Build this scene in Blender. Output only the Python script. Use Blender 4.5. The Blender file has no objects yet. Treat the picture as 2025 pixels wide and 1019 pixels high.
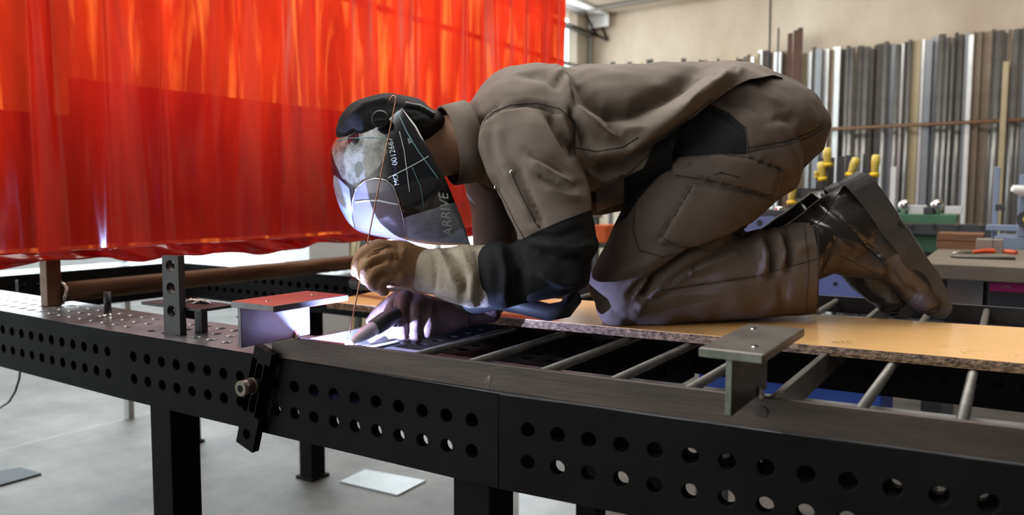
import bpy, bmesh, math, random
import numpy as np
from mathutils import Vector, Matrix
from mathutils.bvhtree import BVHTree
random.seed(7)
S = bpy.context.scene
COL = S.collection

# ------------------------------------------------------------------ camera
FPX, YAW, PITCH, ROLL = 1569.94, -.56059, .08045, .00365
CAM = np.array([.6564, -1.0073, 1.1578])
_f = np.array([math.sin(YAW)*math.cos(PITCH), math.cos(YAW)*math.cos(PITCH), -math.sin(PITCH)])
_r0 = np.array([math.cos(YAW), -math.sin(YAW), 0.0]); _u0 = np.cross(_r0, _f)
_r = math.cos(ROLL)*_r0 + math.sin(ROLL)*_u0
_u = -math.sin(ROLL)*_r0 + math.cos(ROLL)*_u0
cd = bpy.data.cameras.new('camera'); cam = bpy.data.objects.new('camera', cd); COL.objects.link(cam)
cd.sensor_fit = 'HORIZONTAL'; cd.sensor_width = 36.0; cd.lens = 36.0*FPX/2025.0
cd.clip_start = .05; cd.clip_end = 100
cam.matrix_world = Matrix(((_r[0], _u[0], -_f[0], CAM[0]), (_r[1], _u[1], -_f[1], CAM[1]),
                           (_r[2], _u[2], -_f[2], CAM[2]), (0, 0, 0, 1)))
cd.dof.use_dof = True; cd.dof.focus_distance = 1.42; cd.dof.aperture_fstop = 4.0
S.camera = cam

def ray(x, y): return _f + _r*(x-1012.5)/FPX - _u*(y-509.5)/FPX
def P(x, y, d): return CAM + ray(x, y)*d
def onz(x, y, z): d = ray(x, y); return CAM + d*(z-CAM[2])/d[2]
def onx(x, y, X): d = ray(x, y); return CAM + d*(X-CAM[0])/d[0]
def ony(x, y, Y): d = ray(x, y); return CAM + d*(Y-CAM[1])/d[1]
def proj(V):
    d = np.asarray(V) - CAM; z = d @ _f
    return np.stack([1012.5 + FPX*(d @ _r)/z, 509.5 - FPX*(d @ _u)/z], -1), z

# ------------------------------------------------------------------ exposure, world, daylight
S.view_settings.view_transform = 'Standard'; S.view_settings.look = 'None'
S.view_settings.gamma = 1.0; S.view_settings.exposure = 0.0
try: S.view_settings.use_curve_mapping = False
except Exception: pass
W = bpy.data.worlds.new('world'); S.world = W; W.use_nodes = True
nt = W.node_tree; nt.nodes.clear()
wo = nt.nodes.new('ShaderNodeOutputWorld'); bg = nt.nodes.new('ShaderNodeBackground')
tc = nt.nodes.new('ShaderNodeTexCoord'); sx = nt.nodes.new('ShaderNodeSeparateXYZ')
nt.links.new(tc.outputs['Generated'], sx.inputs[0])
def wmath(op, a, b=None):
    n = nt.nodes.new('ShaderNodeMath'); n.operation = op
    for i, v in enumerate((a, b)):
        if v is None: continue
        if isinstance(v, (int, float)): n.inputs[i].default_value = v
        else: nt.links.new(v, n.inputs[i])
    return n.outputs[0]
# overcast sky: bright on the yard side (-X), the rest is the dim hall around the camera
mr = nt.nodes.new('ShaderNodeMapRange'); mr.interpolation_type = 'SMOOTHSTEP'
mr.inputs[1].default_value = .15; mr.inputs[2].default_value = -.55; mr.inputs[3].default_value = 0; mr.inputs[4].default_value = 1
nt.links.new(sx.outputs[0], mr.inputs[0])
up = wmath('MAXIMUM', sx.outputs[2], 0.0)
st = wmath('ADD', wmath('MULTIPLY', mr.outputs[0], 4.2), wmath('ADD', wmath('MULTIPLY', up, .16), .036))
mx = nt.nodes.new('ShaderNodeMix'); mx.data_type = 'RGBA'
mx.inputs[6].default_value = (1, .93, .84, 1); mx.inputs[7].default_value = (.90, .96, 1, 1)
nt.links.new(mr.outputs[0], mx.inputs[0]); nt.links.new(mx.outputs[2], bg.inputs[0])
nt.links.new(st, bg.inputs[1]); nt.links.new(bg.outputs[0], wo.inputs[0])

def area(name, loc, look, sx_, sy_, watts, col):
    l = bpy.data.lights.new(name, 'AREA'); l.shape = 'RECTANGLE'; l.size = sx_; l.size_y = sy_; l.energy = watts; l.color = col
    o = bpy.data.objects.new(name, l); COL.objects.link(o); o.location = loc
    o.rotation_euler = (Vector(look)-Vector(loc)).to_track_quat('-Z', 'Y').to_euler()
    return o
ARC_W = 34.0
area('yard_daylight', (-3.6, 3.4, 1.9), (0, 3.0, .9), 6.0, 2.6, 135, (.93, .97, 1))
area('skylight_daylight', (-.2, 2.2, 4.6), (.2, .9, 0), 4.2, 1.6, 150, (1, .95, .88))
area('back_wall_fill', (-.6, 4.3, 2.95), (-.3, 6.3, 1.2), 4.5, .5, 58, (1, .94, .85))  # added lamp below the ceiling, brightens the back wall

# ------------------------------------------------------------------ materials
def mat(name, base, rough=.5, metal=0.0, var=None, scale=20, bump=0.0, bscale=None, spec=None, coat=0.0, stretch=(1, 1, 1), detail=6, rvar=0.0):
    m = bpy.data.materials.new(name); m.use_nodes = True; n = m.node_tree.nodes; l = m.node_tree.links
    b = n['Principled BSDF']; b.inputs['Roughness'].default_value = rough; b.inputs['Metallic'].default_value = metal
    b.inputs['Base Color'].default_value = (*base, 1)
    if spec is not None: b.inputs['Specular IOR Level'].default_value = spec
    if coat: b.inputs['Coat Weight'].default_value = coat
    t = n.new('ShaderNodeTexCoord'); mp = n.new('ShaderNodeMapping'); mp.inputs['Scale'].default_value = stretch
    l.new(t.outputs['Object'], mp.inputs[0])
    if var is not None:
        nz = n.new('ShaderNodeTexNoise'); nz.inputs['Scale'].default_value = scale; nz.inputs['Detail'].default_value = detail
        nz.inputs['Roughness'].default_value = .65
        l.new(mp.outputs[0], nz.inputs['Vector'])
        r = n.new('ShaderNodeValToRGB'); r.color_ramp.elements[0].position = .32; r.color_ramp.elements[1].position = .70
        r.color_ramp.elements[0].color = (*base, 1); r.color_ramp.elements[1].color = (*var, 1)
        l.new(nz.outputs['Fac'], r.inputs[0]); l.new(r.outputs[0], b.inputs['Base Color'])
        if rvar:
            q = n.new('ShaderNodeMath'); q.operation = 'MULTIPLY_ADD'; q.inputs[1].default_value = rvar; q.inputs[2].default_value = rough-rvar*.5
            l.new(nz.outputs['Fac'], q.inputs[0]); l.new(q.outputs[0], b.inputs['Roughness'])
    if bump:
        nb = n.new('ShaderNodeTexNoise'); nb.inputs['Scale'].default_value = bscale or scale*4; nb.inputs['Detail'].default_value = 4
        l.new(mp.outputs[0], nb.inputs['Vector'])
        bp = n.new('ShaderNodeBump'); bp.inputs['Strength'].default_value = bump; bp.inputs['Distance'].default_value = .01
        l.new(nb.outputs['Fac'], bp.inputs['Height']); l.new(bp.outputs[0], b.inputs['Normal'])
    return m
M = {}
M['black_paint'] = mat('black table paint', (.0042, .0039, .0036), .6, .0, (.0075, .007, .0066), 6, .04, 60, spec=.06)
M['table_top'] = mat('burnished table top', (.19, .19, .195), .33, .7, (.36, .36, .37), 9, .03, 120, rvar=.2)
M['bare_steel'] = mat('rolled flat steel', (.034, .026, .020), .48, .45, (.075, .054, .041), 9, .05, 60, stretch=(.5, 2, 4))
M['grey_steel'] = mat('grey bar steel', (.085, .079, .070), .42, .55, (.165, .152, .135), 18, .05, 90)
M['bracket_steel'] = mat('mill scale bracket steel', (.060, .050, .042), .40, .6, (.145, .125, .105), 13, .04, 70)
M['green_edge'] = mat('green tinged cut edge', (.045, .06, .04), .5, .4, (.14, .14, .11), 30, .08, 90)
M['red_primer'] = mat('red oxide primer', (.30, .035, .022), .5, 0, (.36, .05, .032), 14, .02)
M['web_steel'] = mat('bright sanded steel', (.075, .070, .074), .36, .5, (.17, .165, .17), 10, .04, 60)
M['burn'] = mat('weld heat stain', (.02, .012, .008), .7)
M['weld'] = mat('weld bead', (.35, .30, .26), .3, .9, (.6, .55, .5), 200)
M['rust_pipe'] = mat('rusty brown pipe', (.10, .048, .022), .48, .35, (.19, .095, .045), 16, .06, 90, stretch=(3, .4, 3))
M['dark_steel'] = mat('blackened steel', (.022, .020, .019), .45, .3, (.038, .035, .032), 22, .05, 80)
M['chrome'] = mat('chromed steel', (.75, .74, .72), .14, 1.0)
M['melamine'] = mat('orange beech melamine', (.80, .44, .165), .20, 0, (.86, .50, .21), 3, 0, stretch=(1, 14, 1), spec=.5)
M['chipboard'] = mat('raw chipboard edge', (.040, .020, .009), .85, 0, (.34, .215, .115), 190, .6, 260, stretch=(.45, 1, 1), detail=3)
M['concrete'] = mat('grey concrete floor', (.036, .031, .025), .6, 0, (.135, .122, .107), 3.2, .10, 30, detail=14)
M['plaster'] = mat('stained cream plaster', (.50, .405, .31), .8, 0, (.72, .64, .53), 1.3, .06, 20, stretch=(1, 1, .55), detail=10)
M['white_paint'] = mat('white painted steel', (.78, .80, .80), .5)
M['frame_grey'] = mat('grey window steel', (.30, .30, .29), .5)
M['beam_grey'] = mat('grey painted beam', (.20, .185, .16), .6, 0, (.28, .26, .23), 4)
M['sheet'] = mat('pale sheet metal', (.27, .29, .30), .45, .1, (.37, .39, .40), 7)
M['sheet_dark'] = mat('dark slate sheet', (.035, .040, .045), .6, .1, spec=.2)
M['rubber'] = mat('black rubber', (.012, .012, .012), .5)
M['cord_white'] = mat('grey cord', (.16, .155, .15), .6)
# person
M['cloth'] = mat('brown grey work cloth', (.152, .119, .094), .85, 0, (.190, .152, .122), 9, .12, 900, spec=.25)
M['cloth_dark'] = mat('brown trouser cloth', (.088, .065, .052), .85, 0, (.118, .088, .071), 9, .12, 900, spec=.25)
M['cloth_black'] = mat('black work cloth', (.008, .008, .0085), .8, 0, (.013, .013, .014), 12, .10, 900, spec=.25)
M['stitch'] = mat('dark seam thread', (.035, .028, .024), .9)
M['skin'] = mat('skin', (.60, .33, .21), .5, 0, (.68, .40, .28), 30, .03)
M['bandana'] = mat('black headscarf cotton', (.010, .0095, .0095), .85, 0, (.018, .017, .017), 25, .2, 120, spec=.2)
M['glove_tan'] = mat('tan glove leather', (.25, .128, .060), .62, 0, (.37, .205, .105), 30, .15, 160)
M['suede'] = mat('grey beige suede cuff', (.30, .25, .185), .9, 0, (.42, .36, .275), 26, .3, 220, spec=.2)
M['glove_dark'] = mat('dark brown glove leather', (.060, .035, .034), .55, 0, (.11, .065, .06), 30, .15, 160)
M['boot'] = mat('black boot leather', (.011, .010, .009), .30, 0, (.022, .019, .017), 25, .10, 130, spec=.6)
M['boot_worn'] = mat('worn brown boot leather', (.026, .019, .016), .5, 0, (.065, .042, .030), 22, .14, 130)
M['sole'] = mat('dark grey rubber sole', (.026, .023, .021), .62, 0, (.045, .040, .036), 30, .1, 140)

# ------------------------------------------------------------------ object helpers
def tag(o, label, cat, group=None, kind=None):
    o['label'] = label; o['category'] = cat
    if group: o['group'] = group
    if kind: o['kind'] = kind
    return o
def thing(name, label, cat, loc=(0, 0, 0), rotz=0.0, group=None):
    o = bpy.data.objects.new(name, None); COL.objects.link(o); o.empty_display_size = .05
    o.location = loc; o.rotation_euler = (0, 0, rotz)
    return tag(o, label, cat, group)
def obj(name, me, m, parent=None, world=False, bevel=0, smooth=False):
    """mesh data -> object. world=True: the coordinates are world ones although it has a parent."""
    o = bpy.data.objects.new(name, me); COL.objects.link(o)
    if m is not None:
        for k in (m if isinstance(m, (list, tuple)) else [m]): me.materials.append(k)
    if parent is not None:
        o.parent = parent
        if world:
            bpy.context.view_layer.update()
            o.matrix_parent_inverse = parent.matrix_world.inverted()
    if bevel:
        b = o.modifiers.new('edge', 'BEVEL'); b.width = bevel; b.segments = 2; b.limit_method = 'ANGLE'; b.angle_limit = math.radians(40)
    if smooth:
        me.polygons.foreach_set('use_smooth', [True]*len(me.polygons))
    return o
def struct(o, kind='structure'):
    o['kind'] = kind; return o
class MB:
    def __init__(s): s.v = []; s.f = []; s.mi = []; s.sm = []
    def add(s, vs, fs, mi=0, sm=False):
        b = len(s.v); s.v += [tuple(map(float, p)) for p in vs]
        for f in fs: s.f.append([b+i for i in f]); s.mi.append(mi); s.sm.append(sm)
        return s
    def box(s, a, b, mi=0):
        (x0, y0, z0), (x1, y1, z1) = a, b
        return s.add([(x0,y0,z0),(x1,y0,z0),(x1,y1,z0),(x0,y1,z0),(x0,y0,z1),(x1,y0,z1),(x1,y1,z1),(x0,y1,z1)],
                     [(3,2,1,0),(4,5,6,7),(0,1,5,4),(1,2,6,5),(2,3,7,6),(3,0,4,7)], mi)
    def prism(s, poly, ext, mi=0):
        """poly: 3D points of a planar outline, ext: extrusion vector"""
        n = len(poly); p = [np.array(q, float) for q in poly]; e = np.array(ext, float)
        return s.add(p+[q+e for q in p], [tuple(range(n))[::-1], tuple(range(n, 2*n))]+[(i, (i+1) % n, n+(i+1) % n, n+i) for i in range(n)], mi)
    def tube(s, pts, r, n=12, mi=0, caps=True, flat=1.0):
        """round sweep along points; r number or list"""
        pts = [np.array(p, float) for p in pts]; k = len(pts); rs = r if isinstance(r, (list, tuple)) else [r]*k
        T = []
        for i in range(k):
            t = pts[min(i+1, k-1)]-pts[max(i-1, 0)]; T.append(t/np.linalg.norm(t))
        a = np.array([0, 0, 1.0]) if abs(T[0][2]) < .9 else np.array([1.0, 0, 0])
        u = np.cross(T[0], a); u /= np.linalg.norm(u); V = []; F = []
        for i in range(k):
            u = u - T[i]*(u @ T[i]); u /= np.linalg.norm(u); w = np.cross(T[i], u)
            for j in range(n):
                an = 2*math.pi*j/n; V.append(pts[i]+rs[i]*(math.cos(an)*u+flat*math.sin(an)*w))
        for i in range(k-1):
            for j in range(n):
                F.append((i*n+j, i*n+(j+1) % n, (i+1)*n+(j+1) % n, (i+1)*n+j))
        b = len(s.v); s.add(V, F, mi, True)
        if caps:
            s.f.append([b+j for j in range(n)][::-1]); s.mi.append(mi); s.sm.append(False)
            s.f.append([b+(k-1)*n+j for j in range(n)]); s.mi.append(mi); s.sm.append(False)
        return s
    def me(s, name='m'):
        m = bpy.data.meshes.new(name); m.from_pydata(s.v, [], s.f); m.validate()
        if len(m.polygons) == len(s.f):
            m.polygons.foreach_set('material_index', s.mi); m.polygons.foreach_set('use_smooth', s.sm)
        bm = bmesh.new(); bm.from_mesh(m); bmesh.ops.recalc_face_normals(bm, faces=bm.faces); bm.to_mesh(m); bm.free()
        return m
def perf_plate(mb, origin, U, V, N, nu, nv, hole, t, du=.05, dv=.05, mu=.025, mv=.025, r=.011, mi=0):
    """perforated plate: nu x nv cells (hole(i,j)->bool) with plain margins; N points out of the front"""
    O = np.array(origin, float); U = np.array(U, float); V = np.array(V, float); N = np.array(N, float)
    us = [0, mu]+[mu+du*(i+1) for i in range(nu)]+[2*mu+du*nu]; vs = [0, mv]+[mv+dv*(j+1) for j in range(nv)]+[2*mv+dv*nv]
    K = 16
    def pt(u, v, d): return O+U*u+V*v-N*d
    for i in range(len(us)-1):
        for j in range(len(vs)-1):
            u0, u1, v0, v1 = us[i], us[i+1], vs[j], vs[j+1]
            cell = 1 <= i <= nu and 1 <= j <= nv and hole(i-1, j-1)
            if not cell:
                mb.add([pt(u0,v0,0), pt(u1,v0,0), pt(u1,v1,0), pt(u0,v1,0)], [(0,1,2,3)], mi)
                mb.add([pt(u0,v0,t), pt(u1,v0,t), pt(u1,v1,t), pt(u0,v1,t)], [(3,2,1,0)], mi)
                continue
            cu, cv = (u0+u1)/2, (v0+v1)/2; sq = []; c0 = []; c1 = []; c2 = []; sb = []
            for k in range(K):
                a = 2*math.pi*(k+.5)/K; c, s_ = math.cos(a), math.sin(a); q = 1/max(abs(c), abs(s_))
                sq.append(pt(cu+c*q*(u1-u0)/2, cv+s_*q*(v1-v0)/2, 0)); sb.append(pt(cu+c*q*(u1-u0)/2, cv+s_*q*(v1-v0)/2, t))
                c0.append(pt(cu+c*(r+.0016), cv+s_*(r+.0016), 0)); c1.append(pt(cu+c*r, cv+s_*r, .0018)); c2.append(pt(cu+c*r, cv+s_*r, t))
            # the cell's true corners
            cor = [pt(u1,v1,0), pt(u0,v1,0), pt(u0,v0,0), pt(u1,v0,0)]; corb = [pt(u1,v1,t), pt(u0,v1,t), pt(u0,v0,t), pt(u1,v0,t)]
            vsx = sq+c0+c1+c2+sb+cor+corb; F = []
            for k in range(K):
                k2 = (k+1) % K
                if (k+1) % (K//4) == K//8 % (K//4) and False: pass
                F.append((k, k2, K+k2, K+k)); F.append((K+k, K+k2, 2*K+k2, 2*K+k)); F.append((2*K+k, 2*K+k2, 3*K+k2, 3*K+k)); F.append((3*K+k, 3*K+k2, 4*K+k2, 4*K+k))
            for c in range(4):
                k = [k for k in range(K) if k == (K//8-1+c*K//4) % K][0]; k2 = (k+1) % K
                F.append((k, 5*K+c, k2)); F.append((4*K+k2, 5*K+4+c, 4*K+k))
            mb.add(vsx, F, mi)
# ------------------------------------------------------------------ the hall
def quad(name, pts, m, th=None):
    mb = MB()
    if th is None: mb.add(pts, [tuple(range(len(pts)))])
    else: mb.prism(pts, th)
    return struct(obj(name, mb.me(name), m))
quad('floor', [(-14, -5, 0), (5, -5, 0), (5, 7.2, 0), (-14, 7.2, 0)], M['concrete'], (0, 0, -.1))
WX, WY = -3.1, 6.6                                   # far left corner of the hall
wd = np.array([math.cos(math.radians(5.3)), -math.sin(math.radians(5.3)), 0]); wn = np.array([wd[1], -wd[0], 0])   # along the back wall, into the room
def wall(s, n, z): p = np.array([WX, WY, 0])+wd*s+wn*n; return np.array([p[0], p[1], z])
quad('wall_back', [wall(-.3, 0, -.02), wall(8, 0, -.02), wall(8, 0, 3.6), wall(-.3, 0, 3.6)], M['plaster'], tuple(-wn*.15))
quad('ceiling', [wall(-.3, 0, 3.0), wall(8, 0, 3.0), wall(8, 3.2, 3.0), wall(-.3, 3.2, 3.0)], M['plaster'], (0, 0, .12))
quad('trim_ceiling', [wall(0, .35, 2.99), wall(8, .35, 2.99), wall(8, .40, 2.99), wall(0, .40, 2.99)], M['beam_grey'], (0, 0, -.03))
# left wall: solid parapet, window band open to the yard
def lbox(name, y0, y1, z0, z1, m, x0=-.16, x1=0.0, mb=None):
    b = MB(); b.box((WX+x0, y0, z0), (WX+x1, y1, z1)); return struct(obj(name, b.me(name), m))
lbox('wall_left', 6.3, 6.6, 0, 3.05, M['plaster'], -.16, -.06)
lbox('wall_left_header', -4, 6.6, 3.05, 4.2, M['plaster'])
wf = MB()
for z in (2.44, 2.80): wf.box((WX-.05, -4, z-.018), (WX-.01, 6.55 if z > 2 or z < .5 else 5.4, z+.018))
for k in range(8): wf.box((WX-.05, 6.52-1.3*k, .0), (WX-.01, 6.55-1.3*k, 3.05))
w1 = struct(obj('window_1', wf.me('w'), M['frame_grey']))
gl = bpy.data.materials.new('window glass'); gl.use_nodes = True; n_ = gl.node_tree.nodes; n_.clear()
go = n_.new('ShaderNodeOutputMaterial'); gm = n_.new('ShaderNodeMixShader'); gt = n_.new('ShaderNodeBsdfTransparent'); gg = n_.new('ShaderNodeBsdfGlossy')
gg.inputs['Roughness'].default_value = .05; gm.inputs[0].default_value = .06; gt.inputs[0].default_value = (.96, .98, .98, 1)
gl.node_tree.links.new(gt.outputs[0], gm.inputs[1]); gl.node_tree.links.new(gg.outputs[0], gm.inputs[2]); gl.node_tree.links.new(gm.outputs[0], go.inputs[0])
pn = MB(); pn.box((WX-.034, -4, .004), (WX-.028, 6.53, 2.80)); p1 = obj('window_pane', pn.me('p'), gl, w1)
tb = MB()
for k in range(7): tb.tube([(WX+.02, 6.6-.75*k, 2.80), (WX+.02, 6.32-.75*k, 2.97)], .012, 6)
tb.tube([(WX+.03, 2.0, 2.80), (WX+.03, 6.6, 2.80)], .014, 6); tb.tube([(WX+.03, 6.6, 2.80), (WX+.16, 6.55, 2.735)], .012, 6); tb.tube([(WX+.03, 6.6, 2.98), (WX+.16, 6.55, 2.735)], .012, 6)
obj('window_opener', tb.me('o'), M['dark_steel'], w1)
ib = MB(); ib.box((WX-.02, -4, 2.975), (WX+.20, 6.5, 3.00), 1); ib.box((WX+.08, -4, 3.0), (WX+.11, 6.52, 3.30)); ib.box((WX-.02, -4, 3.30), (WX+.20, 6.52, 3.33)); ib.box((WX-.02, 6.48, 2.86), (WX+.20, 6.51, 3.0), 1)
struct(obj('trim_beam', ib.me('ib'), [M['beam_grey'], M['white_paint']]))

# hanging cord
cp = wall(0, .25, 3.0); a = onz(1522, 0, 2.6)
def onwall(x, y, n):                                    # pixel -> vertical plane n metres off the back wall
    d = ray(x, y); base = np.array([WX, WY, 0])+wn*n
    return CAM+d*((base-CAM) @ wn)/(d @ wn)
q = onwall(1522, 60, .2)
c_ = MB(); c_.tube([(q[0], q[1], 2.995), (q[0]+.004, q[1], 2.5), (q[0]+.002, q[1], 1.2)], .009, 6)
tag(obj('hanging_cord', c_.me('c'), M['rubber']), 'thin dark cord hanging down in front of the cream back wall', 'cord')

# ------------------------------------------------------------------ bar stock along the back wall
bar_kinds = [
 ('dark brown steel flat bar standing in the rack at the back wall', mat('dark bar', (.030, .024, .020), .5, .4, (.06, .05, .042), 5), 'flat'),
 ('mid grey steel tube standing in the rack at the back wall', mat('mid grey bar', (.19, .19, .185), .3, .45, (.33, .32, .31), 4), 'tube'),
 ('bright silver aluminium profile standing in the rack at the back wall', mat('silver bar', (.52, .55, .56), .3, .45, (.70, .72, .72), 3), 'box'),
 ('brownish grey steel angle standing in the rack at the back wall', mat('brownish bar', (.15, .115, .085), .5, .5, (.25, .20, .155), 4), 'angle'),
 ('yellowish tan steel bar standing in the rack at the back wall', mat('tan bar', (.34, .28, .17), .5, .3, (.44, .37, .24), 4), 'box'),
 ('blue grey square tube standing in the rack at the back wall', mat('blue grey bar', (.16, .178, .20), .36, .4, (.21, .225, .24), 4), 'box')]
bar_mesh = {}
def bar(xc, wpx, ytop, kind, n, lean=0.0):
    label, m, shp = bar_kinds[kind]
    top = onwall(xc, ytop, n); d_ = proj(top)[1]; w = wpx*float(d_)/FPX
    h = top[2]
    b = MB()
    if shp == 'tube': b.tube([(0, 0, 0), (0, 0, h)], w/2, 12)
    elif shp == 'angle': b.box((-w/2, -.003, 0), (w/2, .003, h)); b.box((-w/2, -w*.8, 0), (-w/2+.006, .003, h))
    elif shp == 'flat': b.box((-w/2, -.006, 0), (w/2, .006, h))
    else: b.box((-w/2, -w*.4, 0), (w/2, w*.4, h))
    o = obj('steel_bar', b.me('bar'), m)
    o.location = (top[0], top[1], 0); o.rotation_euler = (0, lean, math.radians(-5.3+random.uniform(-2, 2)))
    tag(o, label, 'metal bar', label.split(' standing')[0]+'s in the back wall rack')
    return o
rnd = random.Random(11)
tops = [(1205, 122), (1330, 121), (1440, 117), (1500, 104), (1545, 102), (1600, 98), (1700, 94), (1760, 84), (1800, 78), (1860, 72), (1950, 62), (2060, 52)]
x = 1212.0
while x < 2062:
    yt = np.interp(x, [t[0] for t in tops], [t[1] for t in tops])+rnd.uniform(-5, 7)
    w = rnd.choice([6, 7, 8, 10, 12, 14, 18])
    if x < 1440: w *= .8; step = w+rnd.uniform(10, 26)
    else: step = w*.5+rnd.choice([0, 0, 1, 3]); x += w*.5
    if 1815 < x < 1915: k = rnd.choice([2, 2, 1, 1, 5, 0, 2])
    elif x < 1660: k = rnd.choice([0, 1, 5, 3, 4, 1, 2, 0])
    else: k = rnd.choice([0, 0, 1, 3, 1, 4, 3, 2, 0, 5, 1, 1])
    if not (1553 < x < 1592): bar(x, w, yt, k, rnd.choice([.10, .13, .16]))
    x += step
tall_m = mat('rusty bar', (.060, .028, .018), .7, .2, (.11, .055, .036), 5)
for xx, yy, ww in ((1563, 66, 9), (1574, 60, 8), (1583, 55, 10)):
    o = bar(xx, ww, yy, 0, .2); o.data.materials.clear(); o.data.materials.append(tall_m)
    tag(o, 'rusty brown bar rising above the other stock, left of the rack', 'metal bar', 'rusty tall bars')
for xx, yy, y2, kk in ((1768, 330, 0, 2), (1990, 122, 0, 4), (1540, 55, 0, 0)):
    o = bar(xx, 10 if kk else 3, yy, kk, .24)
    tag(o, {1768: 'short bright silver offcut leaning in front of the taller stock', 1990: 'pale tan bar standing in front of the stock at right, top below the others', 1540: 'very thin dark rod poking above the rack left end'}[xx], 'metal bar')
r0, r1 = onwall(1560, 260, .22), onwall(2080, 231, .22)
rb = MB(); rb.tube([wall(1.2, .225, r0[2]), wall(7.5, .225, r1[2])], .014, 8)
for s_ in (1.25, 3.2, 7.0): rb.tube([wall(s_, .225, r0[2]), wall(s_, 0.0, r0[2])], .012, 6)
tag(obj('rack_rail', rb.me('r'), M['rust_pipe']), 'thin brown rail holding the bar stock against the back wall', 'rail')
# ------------------------------------------------------------------ perforated welding tables
T = .85; TH = .018
def beam(name, label, L, origin, rz, ry=0.0, width=.2, legs=(), skip=(), group=None, both=True, h=.15, paint='black_paint', top='table_top'):
    """U beam of perforated plates: X along its length, front face at y=0, top at z=0"""
    t = thing(name, label, 'welding table', origin, rz, group); t.rotation_euler = (0, ry, rz)
    nu = int(round(L/.05))-1; nv = int(round(h/.05))-1; nw = int(round(width/.05))-1
    hole = lambda i, j: i not in skip
    f = MB(); perf_plate(f, (0, 0, -h), (1,0,0), (0,0,1), (0,-1,0), nu, nv, hole, TH)
    obj('side_plate', f.me('f'), M[paint], t)
    b = MB(); perf_plate(b, (L, width, -h), (-1,0,0), (0,0,1), (0,1,0), nu, nv, lambda i, j: (nu-1-i) not in skip, TH)
    obj('side_plate', b.me('b'), M[paint], t)
    u = MB(); perf_plate(u, (0, 0, 0), (1,0,0), (0,1,0), (0,0,1), nu, nw, hole, TH)
    for (x0, x1, y0, y1) in ((0, L, 0, 0), (0, L, width, width)):
        u.add([(0, y0, 0), (L, y0, 0), (L, y0, -.0012), (0, y0, -.0012)], [(0, 1, 2, 3)])
    obj('top_plate', u.me('u'), M[top], t)
    for x0 in (.0005, L-TH-.0005):
        e = MB(); e.box((x0, TH, -h), (x0+TH, width-TH, -TH)); obj('end_plate', e.me('e'), M[paint], t)
    for (lx, ly) in legs:
        g = MB(); g.box((lx, ly, -T), (lx+.073, ly+.073, -.02)); g.box((lx-.012, ly-.012, -T), (lx+.085, ly+.085, -T+.012))
        obj('leg', g.me('g'), M[paint], t, bevel=.003)
    return t
beam('welding_table', 'long black perforated welding table beam in front, left of the seam, bright burnished top', 1.0, (-1, 0, T), 0,
     legs=((.07, .022), (.897, .022)))
aL = -.033
beam('welding_table', 'black perforated welding table beam at the far left of the front row', 1.65, (-1-1.65*math.cos(aL), -1.65*math.sin(aL), T-.0001), aL, legs=((.1, .03),))
beam('welding_table', 'black perforated welding table beam nearest the camera, right of the seam', 1.2, (.0012, 0, T), .064, -.004, legs=((1.0, .03),))
beam('welding_table', 'black cross beam running back from the seam under the rungs', .72, (0, .205, T-.0003), math.pi/2, width=.5, top='black_paint')
beam('welding_table', 'black rear welding table beam under the right half of the chipboard', 1.45, (-.2, .93, T), .036, legs=((.03, .06), (1.2, .06)))
beam('welding_table', 'black rear welding table beam with bright top behind the rusty pipe', 2.45, (-2.68, 1.165, T), -.012, legs=((.12, .05), (.93, .05), (2.2, .05)))
beam('welding_table', 'black cross beam at far left joining front and rear rows', .94, (-2.46, .225, T), math.pi/2, width=.2)

# ------------------------------------------------------------------ the railing that is being welded
rail = thing('railing_frame', 'raw steel railing lying flat across the welding tables, round rungs between flat bars', 'railing', (0, 0, T+.003))
RZ0, RZ1 = T+.0003, T+.043
def ribbon(pts, w, z0, z1, m, name):                # a flat bar on edge along a gently bent line
    b = MB(); pts = [np.array(p, float) for p in pts]; V = []; F = []
    for i, p in enumerate(pts):
        t_ = pts[min(i+1, len(pts)-1)]-pts[max(i-1, 0)]; t_ /= np.linalg.norm(t_); n = np.array([-t_[1], t_[0]])
        for q in (p, p+n*w): V += [(q[0], q[1], z0), (q[0], q[1], z1)]
    for i in range(len(pts)-1):
        a = i*4; c = a+4
        F += [(a, c, c+1, a+1), (a+2, a+3, c+3, c+2), (a+1, c+1, c+3, a+3), (a, a+2, c+2, c)]
    F += [(0, 1, 3, 2), (len(V)-4, len(V)-2, len(V)-1, len(V)-3)]
    b.add(V, F); return obj(name, b.me(name), m, rail, world=True, bevel=.0015)
fx = [-.505, -.3, -.15, 0, .15, .386, .6, .8, 1.15]; fy = [-.003, .001, .006, .011, .018, .032, .047, .062, .088]
front_y = lambda X: float(np.interp(X, fx, fy))
ribbon(list(zip(fx, fy)), .010, RZ0, RZ1, M['bare_steel'], 'front_bar')
rear_y = lambda X: 1.185+.02*X
ribbon([(-.505, rear_y(-.505)), (1.15, rear_y(1.15))], .010, RZ0, RZ1, M['dark_steel'], 'rear_bar')
for X in (-.425, .386+.011):
    b = MB(); b.box((X, front_y(X)+.011, RZ0), (X+.010, rear_y(X)-.001, RZ1)); obj('cross_bar', b.me('c'), M['grey_steel'], rail, world=True, bevel=.0015)
for X in (-.31, -.196, -.082, .05, .167, .280, .503, .617, .73, .845):
    b = MB(); b.tube([(X, front_y(X)+.009, RZ1-.013), (X, rear_y(X)+.014, RZ1-.013)], .0075, 12)
    obj('rung', b.me('r'), M['grey_steel'], rail, world=True)
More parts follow.
